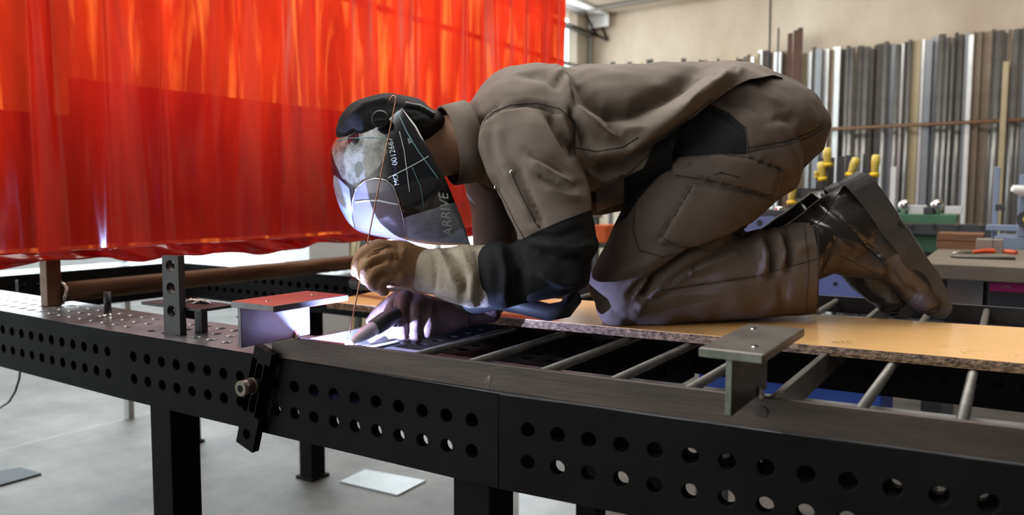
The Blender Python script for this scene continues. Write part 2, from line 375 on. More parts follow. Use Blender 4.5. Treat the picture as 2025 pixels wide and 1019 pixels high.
for (X, flange, web, nm) in ((-.452, 'red_primer', 'web_steel', 'L'), (.374, 'bracket_steel', 'bracket_steel', 'R')):
    y0 = front_y(X)-.118 if nm == 'R' else front_y(X)-.122; y1 = y0+(.215 if nm == 'R' else .172)
    zt = RZ1+.0805; zu = zt-.0115
    xw0 = X+(.003 if nm == 'R' else 0); xw1 = xw0+.0085
    b = MB(); b.box((xw0, y0+.003, RZ1+.0005), (xw1, y1-.05 if nm == 'R' else y1-.012, zu+.0005)); w_ = obj('bracket_web', b.me('w'), [M[web], M['green_edge']], rail, world=True, bevel=.0012)
    w_['label'] = 'upright plate of the %s bracket' % ('red' if nm == 'L' else 'bare steel')
    fx0, fx1 = (X-.030, X+.048) if nm == 'R' else (X-.012, X+.095)
    b = MB(); b.box((fx0, y0, zu), (fx1, y1, zt), 0)
    fl = obj('bracket_plate', b.me('p'), [M[flange]], rail, world=True, bevel=.0022)
    fl['label'] = 'red primed top plate' if nm == 'L' else 'bare steel top plate'
    for yy in (.20, .80):
        xx = fx0+(fx1-fx0)*(.5 if nm == 'L' else (.72 if yy < .5 else .25))
        h = MB(); h.tube([(xx, y0+(y1-y0)*yy, zt-.001), (xx, y0+(y1-y0)*yy, zt+.0012)], .0052, 14); obj('rivet', h.me('h'), M['chrome'], fl, world=True)
    if nm == 'L':                                    # bare bright edges of the red plate
        e = MB(); e.box((fx0+.001, y0-.0008, zu+.001), (fx1-.001, y0+.0004, zt-.001)); e.box((fx1-.0004, y0+.001, zu+.001), (fx1+.0008, y1-.001, zt-.001)); obj('bare_edge', e.me('e'), M['web_steel'], fl, world=True)
    else:
        e = MB(); e.box((fx0+.002, y0-.0008, zu+.001), (fx1-.002, y0+.0004, zt-.0015)); e.box((xw0+.0008, y0+.0022, RZ1+.002), (xw1-.0008, y0+.0032, zu)); obj('green_edge', e.me('e'), M['green_edge'], fl, world=True)
    bb = MB(); c = np.array([xw1+.002, front_y(X)+.001, RZ1+.002]); bb.tube([c+(-.003, 0, .012), c+(.001, 0, .005), c+(.003, .001, 0), c+(.004, .001, -.006)], [.002, .0042, .005, .003], 8)
    obj('weld_bead', bb.me('b'), M['weld'], rail, world=True)
    hb = MB(); hb.tube([(xw1+.0055, front_y(X)-.0006, RZ1-.019), (xw1+.0055, front_y(X)-.0011, RZ1-.019)], .008, 14) if nm == 'R' else None
    if nm == 'R': obj('heat_stain', hb.me('b'), M['burn'], rail, world=True)
# chalk arrow on the front bar
ca = MB(); m_chalk = mat('chalk', (.34, .29, .25), .9)
for (a, b_) in (((966, 768), (967, 744)), ((967, 743), (961, 756)), ((967, 743), (972, 757))):
    pa, pb = [ony(*q, front_y(-.02)-.0006) for q in (a, b_)]
    ca.tube([pa, pb], .0006, 6)
o = obj('chalk_arrow', ca.me('ca'), m_chalk, rail, world=True); o['label'] = 'chalk arrow mark'

# ------------------------------------------------------------------ chipboard to kneel on
BT = .9045; BB = RZ1-.013+.0078
pl = [onz(646, 596, BT), onz(985, 632, BT), onz(2075, 716, BT)]
e0 = np.array([-.69, .322]); e1 = np.array([.95, .425]); k0 = np.array([-.74, .60]); k1 = np.array([.95, .83])
board = thing('chipboard_panel', 'orange melamine chipboard panel with raw edge, lying on the rungs under the kneeling person', 'board', (0, .55, BB))
b = MB(); b.prism([(e0[0], e0[1], BT-.0008), (e1[0], e1[1], BT-.0008), (k1[0], k1[1], BT-.0008), (k0[0], k0[1], BT-.0008)], (0, 0, BB-BT+.0008))
obj('core', b.me('b'), M['chipboard'], board, world=True)
b = MB(); b.prism([(e0[0], e0[1], BT), (e1[0], e1[1], BT), (k1[0], k1[1], BT), (k0[0], k0[1], BT)], (0, 0, -.0008))
obj('melamine_face', b.me('b'), M['melamine'], board, world=True)
sc_ = MB(); rs = random.Random(3)
for (cx, cy, n) in ((1370, 657, 26), (1660, 678, 30), (1920, 697, 10), (2010, 703, 12), (1880, 683, 6)):
    for k in range(n):
        p_ = onz(cx+rs.uniform(-24, 24), cy+rs.uniform(-3, 3), BT); L_ = rs.uniform(.001, .006); a = rs.uniform(-.5, .5)
        sc_.add([p_+(0, 0, .0002), p_+(L_*math.cos(a), L_*math.sin(a), .0002), p_+(L_*math.cos(a), L_*math.sin(a)+.001, .0002), p_+(0, .001, .0002)], [(0,1,2,3)])
obj('scratch_marks', sc_.me('s'), M['burn'], board, world=True)

# ------------------------------------------------------------------ fixtures on the tables
def hole_plate(mb, w, h, t, holes, slot=None):
    """upright bar in the XZ plane (x:-w/2..w/2, z:0..h, y:0..t) with round holes / a long slot, cut as strips"""
    K = 20; cuts = sorted(holes+([slot] if slot else []), key=lambda c: c[0])
    def strip(z0, z1):
        mb.box((-w/2, 0, z0), (w/2, t, z1))
    z = 0.0
    for c in cuts:
        zc, r = c[0], c[1]; L_ = c[2] if len(c) > 2 else 0.0
        z0, z1 = zc-L_/2-r-.004, zc+L_/2+r+.004
        if z0 > z+1e-4: strip(z, z0)
        ring = []
        for k in range(K):
            a = 2*math.pi*(k+.5)/K; ring.append((r*math.cos(a), zc+r*math.sin(a)+(L_/2 if math.sin(a) > 0 else -L_/2)))
        zm = (z0+z1)/2; hw, hh = w/2, (z1-z0)/2
        sq = []
        for (px, pz) in ring:
            dx, dz = px, pz-zm; q = 1/max(abs(dx)/hw, abs(dz)/hh); sq.append((dx*q, zm+dz*q))
        V = [(x_, 0, z_) for x_, z_ in sq]+[(x_, 0, z_) for x_, z_ in ring]+[(x_, t, z_) for x_, z_ in ring]+[(x_, t, z_) for x_, z_ in sq]
        F = []
        for k in range(K):
            k2 = (k+1) % K
            for s_ in range(3): F.append((s_*K+k, s_*K+k2, (s_+1)*K+k2, (s_+1)*K+k))
        # outer side walls + corner triangles
        n0 = len(V); V += [(hw, 0, z1), (-hw, 0, z1), (-hw, 0, z0), (hw, 0, z0), (hw, t, z1), (-hw, t, z1), (-hw, t, z0), (hw, t, z0)]
        for ci, (sx_, sz_) in enumerate(((1, 1), (-1, 1), (-1, -1), (1, -1))):
            best = None
            for k in range(K):
                k2 = (k+1) % K
                on = lambda p_: (abs(abs(p_[0])-hw) < 1e-9, abs(abs(p_[1]-zm)-hh) < 1e-9)
                if on(sq[k])[0] != on(sq[k2])[0] and sq[k][0]*sx_ > 0 and sq[k2][0]*sx_ > 0 and (sq[k][1]-zm)*sz_ > 0 and (sq[k2][1]-zm)*sz_ > 0: best = (k, k2)
            if best: F.append((best[0], n0+ci, best[1])); F.append((3*K+best[1], n0+4+ci, 3*K+best[0]))
        F += [(n0, n0+4, n0+7, n0+3), (n0+1, n0+2, n0+6, n0+5)]
        mb.add(V, F); z = z1
    if z < h-1e-4: strip(z, h)
    return mb
# stop block with three holes standing on the table
b = hole_plate(MB(), .046, .172, .018, [(.052, .0125), (.102, .0125), (.150, .0125)])
o = obj('stop_block', b.me('s'), M['dark_steel']); o.location = (-.868, .040, T); o.rotation_euler = (0, 0, .16)
tag(o, 'dark steel stop bar with three round holes standing upright on the table top', 'stop bar')
# slotted clamp bar bolted on the table side
cl = thing('clamp_bar', 'black slotted bar bolted at a tilt on the table front below the red bracket', 'clamp', (-.566, -.022, .672))
cl.rotation_euler = (0, .30, 0)
b = hole_plate(MB(), .048, .205, .016, [(.028, .0105)], (.125, .0085, .085))
o = obj('slotted_bar', b.me('s'), M['black_paint'], cl, bevel=0); o.location = (0, 0, 0)
b = MB(); b.tube([(0, .016, 0), (0, -.022, 0)], .010, 16); b.tube([(0, -.004, 0), (0, -.012, 0)], .0155, 20); b.tube([(0, -.012, 0), (0, -.036, 0)], .0145, 20)
bo = obj('socket_bolt', b.me('b'), mat('worn bolt', (.10, .085, .065), .4, .7, (.2, .17, .13), 60), cl); bo.location = (-.001, 0, .132)
b = MB(); b.tube([(0, -.0355, 0), (0, -.0366, 0)], .0075, 6); obj('hex_socket', b.me('h'), M['black_paint'], bo)
# T stand, small channel, pin, thin rod
ts = thing('support_stand', 'dark T shaped steel stand with flat top plate behind the stop bar', 'stand', (-.855, .098, T))
b = MB(); b.box((-.011, -.003, 0), (.014, .012, .0535)); obj('post', b.me('p'), M['dark_steel'], ts)
b = MB(); b.box((-.15, -.040, .0535), (.062, .050, .0605)); obj('plate', b.me('p'), M['dark_steel'], ts, bevel=.001)
b = MB(); rs = random.Random(5)
for k in range(5): b.tube([(-.06+.012*k, .01+rs.uniform(-.01, .01), .0606), (-.045+.012*k, .014, .066+rs.uniform(0, .003)), (-.03+.012*k, .02, .0606)], .003, 6)
obj('weld_spatter', b.me('w'), M['weld'], ts)
b = MB(); b.box((-.025, 0, 0), (.10, .003, .042)); b.box((-.031, -.006, .042), (.10, .055, .045)); b.box((-.025, .05, 0), (.10, .053, .042))
o = obj('steel_channel', b.me('c'), M['dark_steel']); o.location = (-.70, .105, T); tag(o, 'short dark steel channel with light top edge, behind the red bracket', 'steel channel')
b = MB(); b.tube([(-.79, .165, T+.004), (-.53, .085, T+.004)], .004, 8)
tag(obj('thin_rod', b.me('r'), M['bare_steel']), 'thin light steel rod lying on the table left of the red bracket', 'rod')
pin = thing('clamping_pin', 'black round clamping pin standing on the table below the rusty pipe', 'pin', (-1.225, .110, T))
b = MB(); b.tube([(0, 0, .008), (0, 0, .062)], .0085, 14); obj('shaft', b.me('s'), M['rubber'], pin)
b = MB(); b.tube([(0, 0, 0), (0, 0, .008)], .011, 14); obj('collar', b.me('c'), M['chrome'], pin)

# ------------------------------------------------------------------ welding screen: frame and red curtain
CX = -1.53
scr = thing('curtain_frame', 'rusty brown pipe frame standing on the table, carrying the red welding curtain', 'curtain frame', (CX, .135, T))
b = MB(); b.box((CX-.018, .115, T), (CX+.018, .155, 2.5)); obj('post', b.me('p'), M['rust_pipe'], scr, world=True, bevel=.003)
b = MB(); b.tube([(CX+.005, .155, .885), (CX+.005, 2.78, .885)], .0275, 20); obj('bottom_rail', b.me('p'), M['rust_pipe'], scr, world=True)
b = MB(); b.box((CX-.018, 2.78, .852), (CX+.018, 2.82, 2.5)); obj('post', b.me('p'), M['rust_pipe'], scr, world=True, bevel=.003)
b = MB(); b.tube([(CX, .155, 2.48), (CX, 2.78, 2.48)], .02, 12); obj('top_rail', b.me('p'), M['rust_pipe'], scr, world=True)
b = MB(); wr = []
for k in range(14):
    a = 2*math.pi*k/13; wr.append((CX+.005+.028*math.cos(a), .157+.004*math.sin(3*a), .885+.028*math.sin(a)))
b.tube(wr, .0045, 8, caps=False); obj('weld_bead', b.me('w'), M['weld'], scr, world=True)
pvc = bpy.data.materials.new('red welding curtain vinyl'); pvc.use_nodes = True; n_ = pvc.node_tree.nodes; l_ = pvc.node_tree.links; n_.clear()
po = n_.new('ShaderNodeOutputMaterial')
def mk(t, **kw):
    x_ = n_.new(t)
    for k_, v_ in kw.items(): x_.inputs[k_].default_value = v_
    return x_
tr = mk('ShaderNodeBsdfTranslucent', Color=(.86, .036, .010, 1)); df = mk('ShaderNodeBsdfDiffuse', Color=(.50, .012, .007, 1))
tp = mk('ShaderNodeBsdfTransparent', Color=(1, .20, .03, 1)); gy = mk('ShaderNodeBsdfGlossy', Roughness=.16)
m1 = mk('ShaderNodeMixShader', Fac=.40); m2 = mk('ShaderNodeMixShader', Fac=.035); m3 = n_.new('ShaderNodeMixShader'); fr = mk('ShaderNodeLayerWeight', Blend=.12)
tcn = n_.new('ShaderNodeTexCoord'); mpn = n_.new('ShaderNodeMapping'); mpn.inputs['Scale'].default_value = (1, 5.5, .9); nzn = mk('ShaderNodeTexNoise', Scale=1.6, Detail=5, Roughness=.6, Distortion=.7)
rpn = n_.new('ShaderNodeValToRGB'); rpn.color_ramp.elements[0].position = .36; rpn.color_ramp.elements[1].position = .74; rpn.color_ramp.elements[0].color = (.44, .008, .004, 1); rpn.color_ramp.elements[1].color = (.86, .034, .008, 1)  # bright streaks of window light put into the vinyl colour
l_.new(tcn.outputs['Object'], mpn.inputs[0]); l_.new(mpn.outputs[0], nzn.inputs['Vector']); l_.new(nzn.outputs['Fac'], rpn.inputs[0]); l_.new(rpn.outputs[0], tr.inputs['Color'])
mpz = n_.new('ShaderNodeMapping'); mpz.inputs['Scale'].default_value = (1, 8, .8); nzz = mk('ShaderNodeTexNoise', Scale=1.7, Detail=4, Roughness=.55, Distortion=1.0)
mrz = n_.new('ShaderNodeMapRange'); mrz.inputs[1].default_value = .52; mrz.inputs[2].default_value = .74; mrz.inputs[3].default_value = .02; mrz.inputs[4].default_value = .34
l_.new(tcn.outputs['Object'], mpz.inputs[0]); l_.new(mpz.outputs[0], nzz.inputs['Vector']); l_.new(nzz.outputs['Fac'], mrz.inputs[0]); l_.new(mrz.outputs[0], m2.inputs[0])
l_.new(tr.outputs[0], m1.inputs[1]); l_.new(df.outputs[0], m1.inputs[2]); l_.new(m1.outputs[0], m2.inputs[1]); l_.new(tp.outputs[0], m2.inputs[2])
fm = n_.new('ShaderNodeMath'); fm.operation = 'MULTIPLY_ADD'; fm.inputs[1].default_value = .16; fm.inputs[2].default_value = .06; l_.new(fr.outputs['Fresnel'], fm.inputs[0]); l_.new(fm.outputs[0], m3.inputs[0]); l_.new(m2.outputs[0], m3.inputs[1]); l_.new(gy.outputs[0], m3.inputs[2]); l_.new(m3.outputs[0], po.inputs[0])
def fold(Y, z):
    h = min(1.0, max(0.0, (z-.96)/.9)); a = .35+.65*h
    s_ = .030*math.sin(9.5*Y+1.1)+.022*math.sin(21*Y+.4+.5*z)+.010*math.sin(43*Y+2.0)*h+.016*math.sin(5.1*Y+2.2*z)
    for (yc, w_, amp) in ((.03, .018, .055), (.13, .03, -.035), (.24, .022, .05), (.42, .024, .055), (.62, .05, -.03), (.85, .03, .03), (1.2, .04, .028), (1.9, .05, .03), (2.45, .04, .035), (2.75, .03, .04)):
        s_ += amp*math.exp(-((Y-yc-.02*(1-h))/w_)**2)*(.55+.45*h)
    return s_*a*(.5+.45*max(0.0, 1-abs(Y-.3)/.7))
ny, nz = 420, 46; z0c, z1c = .968, 2.5
cur = thing('welding_curtain', 'translucent red vinyl welding curtain hanging in folds behind the welder', 'curtain', (CX+.06, 1.2, z0c))
def curtain_surface(name, za, zb, nz_, off, wob, sm=True):
    V = []; F = []
    for j in range(nz_):
        for i in range(ny):
            Y = -.45+(2.90+.45)*i/(ny-1); t_ = j/(nz_-1)
            zl = za+wob*(.006*math.sin(13*Y)+.008*math.sin(5.3*Y+1)+.004*math.sin(31*Y)); z = zl+(zb-zl)*t_
            xo = fold(Y, z)+off+wob*(.012*math.sin(17*Y+3*t_)+.006*math.sin(39*Y+5*t_))*(1-.5*t_)
            V.append((CX+.075+xo, Y, z))
    for j in range(nz_-1):
        for i in range(ny-1): F.append((j*ny+i, j*ny+i+1, (j+1)*ny+i+1, (j+1)*ny+i))
    mb = MB(); mb.add(V, F, 0, True); return obj(name, mb.me(name), pvc, cur, world=True)
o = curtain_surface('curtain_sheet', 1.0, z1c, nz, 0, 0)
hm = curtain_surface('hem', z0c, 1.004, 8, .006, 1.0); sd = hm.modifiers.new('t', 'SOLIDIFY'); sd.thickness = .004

# added grey panel, blocks daylight so the lower curtain reads darker
pt_ = thing('shade_panel', 'added grey shading panel on posts behind the red curtain', 'shading panel', (-1.9, 2.2, 0))
b = MB(); b.box((-1.92, .42, .985), (-1.89, 2.0, 1.52)); b.box((-1.92, 2.0, .985), (-1.89, 2.75, 1.44)); b.box((-1.92, 2.75, .985), (-1.89, 4.3, 1.60)); b.box((-1.92, -.5, .985), (-1.89, .42, 1.40)); obj('panel', b.me('p'), M['beam_grey'], pt_, world=True)
for y_ in (-.46, 4.2):
    b = MB(); b.box((-1.925, y_, 0), (-1.885, y_+.04, .985)); b.box((-2.1, y_, 0), (-1.72, y_+.04, .03)); obj('post', b.me('p'), M['dark_steel'], pt_, world=True)
# ------------------------------------------------------------------ things on the floor
pts = [onz(x_, y_, 0.0) for x_, y_ in ((672, 955), (722, 931), (842, 953), (786, 982))]
b = MB(); b.prism([(p_[0], p_[1], .006) for p_ in pts], (0, 0, -.0055)); tag(obj('metal_sheet', b.me('s'), M['sheet']), 'pale grey sheet lying on the concrete floor beneath the front table', 'sheet')
pts = [onz(x_, y_, 0.0) for x_, y_ in ((-60, 945), (40, 928), (82, 940), (0, 963))]
b = MB(); b.prism([(p_[0], p_[1], .008) for p_ in pts], (0, 0, -.0075)); tag(obj('metal_sheet', b.me('s'), M['sheet_dark']), 'dark slate coloured plate on the floor at the left edge', 'sheet')
cpts = []
for (x_, y_) in ((41, 725), (38, 750), (30, 775), (18, 795), (0, 807), (-30, 815)): cpts.append(ony(x_, y_, .45))
c0 = cpts[0]; fl = [(c0[0], c0[1], .84)]+[tuple(c) for c in cpts]
b = MB(); b.tube(fl, .004, 8); tag(obj('cable', b.me('c'), M['rubber']), 'dark cable hanging in a loop below the table at the far left', 'cable')
pts = [onz(x_, y_, 0.0) for x_, y_ in ((1026, 1060), (1026, 962), (1182, 985), (1165, 1060))]
b = MB(); b.prism([(p_[0], p_[1], .012) for p_ in pts], (0, 0, -.0115)); tag(obj('metal_sheet', b.me('s'), M['sheet']), 'large pale sheet on the floor right of the near table leg', 'sheet')
# ------------------------------------------------------------------ workbench and machines behind
def at_y(x, y, Y): return ony(x, y, Y)
m_bench = mat('worn workbench top', (.105, .084, .060), .6, 0, (.17, .14, .105), 5, .05, 30)
m_green = mat('green machine paint', (.05, .14, .075), .5, 0, (.07, .18, .10), 8)
m_dgrey = mat('dark grey machine paint', (.035, .037, .04), .5, .1, (.05, .052, .055), 9)
m_blue = mat('slate blue painted steel', (.12, .15, .33), .45, 0, (.15, .18, .38), 5)
m_dblue = mat('deep blue plastic', (.02, .075, .42), .5)
m_wood = mat('old brown crate wood', (.11, .045, .02), .7, 0, (.22, .10, .045), 10, .1, 60, stretch=(1, 8, 8))
m_yel = mat('yellow tool grip', (.55, .42, .06), .4, 0, (.66, .52, .12), 20)
m_yel2 = mat('bright yellow ferrule', (.75, .52, .02), .4)
m_red = mat('orange red handle dip', (.62, .075, .02), .35)
m_mag = mat('magenta plastic', (.55, .02, .20), .4)
m_white = mat('white box enamel', (.62, .62, .60), .5)
m_brick = mat('grey brown block', (.17, .145, .125), .8, 0, (.24, .21, .18), 20)
m_lb = mat('pale blue machine paint', (.20, .25, .34), .45)
m_orange = mat('orange plastic bin', (.75, .13, .015), .5)
def slab(name, x0, x1, y0, y1, Y, dep_, m, label=None, cat=None, parent=None, group=None, bevel=.003):
    """box whose front face fills the photo rectangle at plane Y and runs dep_ metres back"""
    a = ony(x0, (y0+y1)/2, Y); c = ony(x1, (y0+y1)/2, Y); xm = (x0+x1)/2
    z1 = ony(xm, y0, Y)[2]; z0 = ony(xm, y1, Y)[2]
    b = MB(); b.box((a[0], Y, z0), (c[0], Y+dep_, z1)); o = obj(name, b.me(name), m, parent, world=parent is not None, bevel=bevel)
    if label: tag(o, label, cat, group)
    return o
# bench: top at z .93
BZ = .93
bench = thing('workbench', 'brown workbench with thick worn top behind the boots at right', 'workbench', (.9, 2.4, 0))
b = MB(); b.prism([(.40, 1.98, BZ), (2.6, 1.98, BZ), (2.6, 2.98, BZ), (.40, 2.98, BZ)], (0, 0, -.052)); obj('bench_top', b.me('t'), m_bench, bench, world=True, bevel=.004)
for (x_, y_) in ((.42, 2.05), (.42, 2.88), (2.5, 2.05), (2.5, 2.88)):
    b = MB(); b.box((x_, y_, 0), (x_+.06, y_+.06, BZ-.052)); obj('leg', b.me('l'), m_dgrey, bench, world=True)
b = MB(); b.box((.42, 2.0, .60), (2.5, 2.95, .625)); obj('shelf', b.me('s'), m_dgrey, bench, world=True)
b = MB(); b.box((.42, 2.94, .60), (2.5, 2.965, .86)); obj('back_panel', b.me('s'), m_dgrey, bench, world=True)
# under the bench
def under(name, x0, x1, y0, y1, Y, d_, m, label, cat): return slab(name, x0, x1, y0, y1, Y, d_, m, label, cat)
zs = .625
a = ony(1862, 550, 2.2); c = ony(1945, 550, 2.2)
b = MB(); b.box((a[0], 2.2, zs), (c[0], 2.7, zs+.10)); b2 = obj('drawer_box', b.me('d'), m_dgrey); tag(b2, 'dark box with white front edge under the workbench', 'box')
b = MB(); zz = ony(1900, 545, 2.2)[2]; b.box((a[0]-.01, 2.2, zs+.1005), (c[0], 2.6, min(zz+.015, BZ-.06))); tag(obj('white_box', b.me('w'), m_white), 'long white box on a dark box under the workbench', 'box')
a = ony(1956, 550, 2.05); zt = ony(1990, 560, 2.05)[2]; zb_ = ony(1990, 577, 2.05)[2]
case = thing('tool_case', 'dark tool case with a magenta stripe under the workbench', 'case', (a[0]+.3, 2.2, zs))
b = MB(); b.box((a[0], 2.05, zs), (a[0]+.55, 2.5, BZ-.06)); obj('case_body', b.me('c'), mat('anthracite case', (.03, .033, .04), .5), case, world=True, bevel=.004)
b = MB(); b.box((a[0]+.003, 2.046, zb_), (a[0]+.547, 2.0505, zt)); st_ = obj('stripe', b.me('s'), m_mag, case, world=True)
mk_ = MB(); rs = random.Random(2)
for k in range(5):
    p0 = ony(1979+k*4, 567, 2.0455); mk_.tube([p0, p0+np.array([.006, 0, .004*((k % 2)*2-1)])], .0012, 6)
obj('pale_emblem', mk_.me('m'), m_white, st_, world=True)
# things on the bench
yb = onz(1900, 503, BZ)[1]
crate = thing('wooden_crate', 'brown wooden crate standing on the back of the workbench', 'crate', tuple(onz(1898, 492, BZ)))
p0, p1 = onz(1852, 492, BZ), onz(1946, 492, BZ); hz = ony(1898, 461, p0[1])[2]
for k in range(2):
    b = MB(); z0_ = BZ+.0005+(hz-BZ)*k*.5; b.box((p0[0], p0[1], z0_), (p1[0], p0[1]+.16, z0_+(hz-BZ)*.46)); obj('board', b.me('b'), m_wood, crate, world=True, bevel=.002)
q0, q1 = onz(1929, 500, BZ), onz(1983, 500, BZ); hz = ony(1955, 474, q0[1])[2]
for k in range(2):
    w_ = (q1[0]-q0[0]); b = MB(); x0_ = q0[0]+w_*(0 if k == 0 else .64); b.box((x0_, q0[1], BZ), (x0_+w_*(.62 if k == 0 else .36), q0[1]+.10, hz))
    tag(obj('grey_block', b.me('b'), m_brick, bevel=.002), ['wide grey brown block on the workbench behind the orange handle', 'narrow grey brown block right of the wide block on the workbench'][k], 'block')
pl_ = thing('pliers', 'pliers with orange red handles lying on the workbench', 'pliers', tuple(onz(1950, 505, BZ)))
H = lambda x_, y_, h_=.008: onz(x_, y_, BZ)+np.array([0, 0, h_])
b = MB(); b.tube([H(1922, 503), H(1945, 501.5), H(1980, 501), H(2010, 504)], [.006, .010, .011, .007], 10); obj('handle', b.me('h'), m_red, pl_, world=True)
b = MB(); b.tube([H(1922, 504), H(1898, 504), H(1884, 505.5)], [.006, .005, .003], 8); obj('jaw', b.me('j'), M['chrome'], pl_, world=True)
b = MB(); b.tube([H(1884, 510, .006), H(1893, 511, .006), H(1950, 513, .006), H(2008, 515, .006)], [.010, .006, .0055, .0055], 8); tag(obj('wrench', b.me('w'), M['grey_steel']), 'long slim grey wrench lying in front of the orange handled pliers', 'wrench')

# green machine bed with knobs, further back
YM = 3.35
mach = thing('green_machine', 'green machine bed with chrome knobs behind the workbench', 'machine', (.35, YM, 0))
def part(nm, x0, x1, y0, y1, Y, d_, m): return slab(nm, x0, x1, y0, y1, Y, d_, m, parent=mach)
part('bed', 1700, 1892, 424, 446, YM, .30, m_green)
part('dark_rail', 1690, 1962, 442, 465, YM-.06, .05, m_dgrey)
part('lower_casting', 1716, 1862, 464, 498, YM-.02, .25, m_green)
part('pedestal', 1730, 1890, 498, 700, YM, .3, m_dgrey)
part('scale_plate', 1796, 1832, 406, 424, YM+.02, .04, m_white); part('scale_plate', 1868, 1902, 408, 424, YM+.02, .04, m_white); part('slide_block', 1826, 1846, 410, 424, YM+.0, .05, m_dgrey)
for xk in (1788, 1852):
    c = ony(xk, 424, YM+.03); b = MB()
    b.tube([c, c+np.array([0, 0, .020]), c+np.array([0, 0, .024]), c+np.array([0, 0, .050]), c+np.array([0, 0, .064]), c+np.array([0, 0, .074])], [.016, .016, .026, .029, .022, .008], 16)
    obj('chrome_knob', b.me('k'), M['chrome'], mach, world=True)
for xk in (1802, 1846, 1892, 1940):
    c = ony(xk, 444, YM-.062); b = MB(); b.tube([c, c+np.array([0, -.012, 0])], .008, 10); obj('bolt_head', b.me('k'), M['chrome'], mach, world=True)
# chrome chuck seen between thigh and boot, on a blue steel frame with holes
bluef = thing('blue_frame', 'slate blue steel machine frame with round holes seen behind the lower legs', 'machine frame', (.1, 2.35, 0))
def perfslab(x0, x1, y0, y1, Y, m, holes, nm, dpt=.03):
    o = slab(nm, x0, x1, y0, y1, Y, dpt, m, parent=bluef)
    for (hx, hy, rr) in holes:
        c = ony(hx, hy, Y); b = MB(); b.tube([c+np.array([0, .001, 0]), c+np.array([0, -.0012, 0])], rr, 14); obj('bolt_hole', b.me('h'), M['rubber'], bluef, world=True)
    return o
perfslab(1380, 1620, 428, 480, 2.3, m_blue, ((1502, 441, .013), (1540, 441, .012), (1462, 442, .012)), 'upper_panel')
perfslab(1560, 1760, 540, 598, 1.9, m_blue, ((1652, 562, .0075), (1692, 563, .0075)), 'lower_panel')
for (px_, Yp) in ((1400, 2.32), (1600, 2.32), (1575, 1.915), (1745, 1.915)):
    a = ony(px_, 470, Yp); zt2 = ony(px_, 432 if Yp > 2 else 545, Yp)[2]; b = MB(); b.box((a[0]-.015, Yp+.002, .0), (a[0]+.015, Yp+.028, zt2)); obj('post', b.me('b'), m_dgrey, bluef, world=True)
for (pa_, pb_) in ((1400, 1575), (1600, 1745)):
    a = ony(pa_, 470, 2.32); c = ony(pb_, 470, 1.915); b = MB(); b.tube([(a[0], 2.33, .35), (c[0], 1.93, .35)], .012, 8); obj('brace', b.me('b'), m_dgrey, bluef, world=True)
slab('cover', 1430, 1640, 415, 428, 2.3, .2, m_dgrey, parent=bluef)
ck = ony(1541, 428, 2.34); b = MB(); b.tube([ck+np.array([0, 0, -.003]), ck+np.array([0, 0, .020]), ck+np.array([0, 0, .021]), ck+np.array([0, 0, .034]), ck+np.array([0, 0, .040])], [.024, .026, .016, .021, .016], 16)
obj('chrome_chuck', b.me('c'), M['chrome'], bluef, world=True)
# hand tools with yellow grips hung in a dark rack
YT = 3.0
rk = thing('tool_rack', 'dark upright rack holding yellow handled tools behind the boots', 'tool rack', (.2, YT, 0))
a = ony(1560, 400, YT+.05); c = ony(1728, 400, YT+.05); zt_ = ony(1640, 372, YT)[2]
b = MB(); b.box((a[0], YT+.04, zt_-.05), (c[0], YT+.10, zt_)); obj('rack_bar', b.me('b'), m_dgrey, rk, world=True)
for xx in (1565, 1722):
    p_ = ony(xx, 400, YT+.06); b = MB(); b.box((p_[0]-.015, YT+.055, 0), (p_[0]+.015, YT+.085, zt_-.02)); obj('upright', b.me('u'), m_dgrey, rk, world=True)
for x0_, x1_, y0_ in ((1618, 1648, 312), (1655, 1668, 310), (1672, 1688, 308), (1706, 1716, 306)):
    p_ = ony((x0_+x1_)/2, 350, YT+.07); w_ = (x1_-x0_)*float(proj(p_)[1])/FPX; z_ = ony(1640, y0_, YT+.07)[2]; b = MB(); b.box((p_[0]-w_/2, YT+.06, zt_-.03), (p_[0]+w_/2, YT+.075, z_)); obj('dark_blade', b.me('d'), m_dgrey, rk, world=True)
gr = [((1636, 292), (1637, 330), 'yellow handled tool in the rack, highest and furthest left beside the seat'),
      ((1624, 320), (1627, 358), 'yellow handled tool in the rack close to the trousers, below the highest one'),
      ((1694, 312), (1680, 350), 'yellow handled tool in the rack leaning to the right above the heel'),
      ((1733, 306), (1729, 350), 'yellow handled tool in the rack furthest right'),
      ((1568, 364), (1565, 405), 'yellow handled tool low in the rack under the seat'),
      ((1614, 338), (1615, 352), 'short yellow stub in the rack left of the other grips')]
for (p_, q_, lab) in gr:
    g_ = thing('hand_tool', lab, 'hand tool', tuple(ony(*q_, YT)), group=None)
    A_, B_ = ony(*p_, YT), ony(*q_, YT); d_ = B_-A_; b = MB(); R_ = .0095+.009*(np.linalg.norm(d_) > .05)
    b.tube([A_, A_+d_*.05, A_+d_*.35, A_+d_*.75, A_+d_*.80], [R_*.6, R_, R_*1.08, R_*.85, R_*.8], 10); obj('grip', b.me('g'), m_yel, g_, world=True)
    b = MB(); b.tube([A_+d_*.80, A_+d_*.84, B_], [R_*.9, R_*1.25, R_*1.2], 10); obj('ferrule', b.me('f'), m_yel2, g_, world=True)
    b = MB(); E_ = np.array([B_[0], B_[1], max(zt_-.04, .3)]); b.tube([B_, B_*.5+E_*.5, E_+np.array([0, .045, 0])], .004, 8); obj('blade', b.me('b'), M['grey_steel'], g_, world=True)
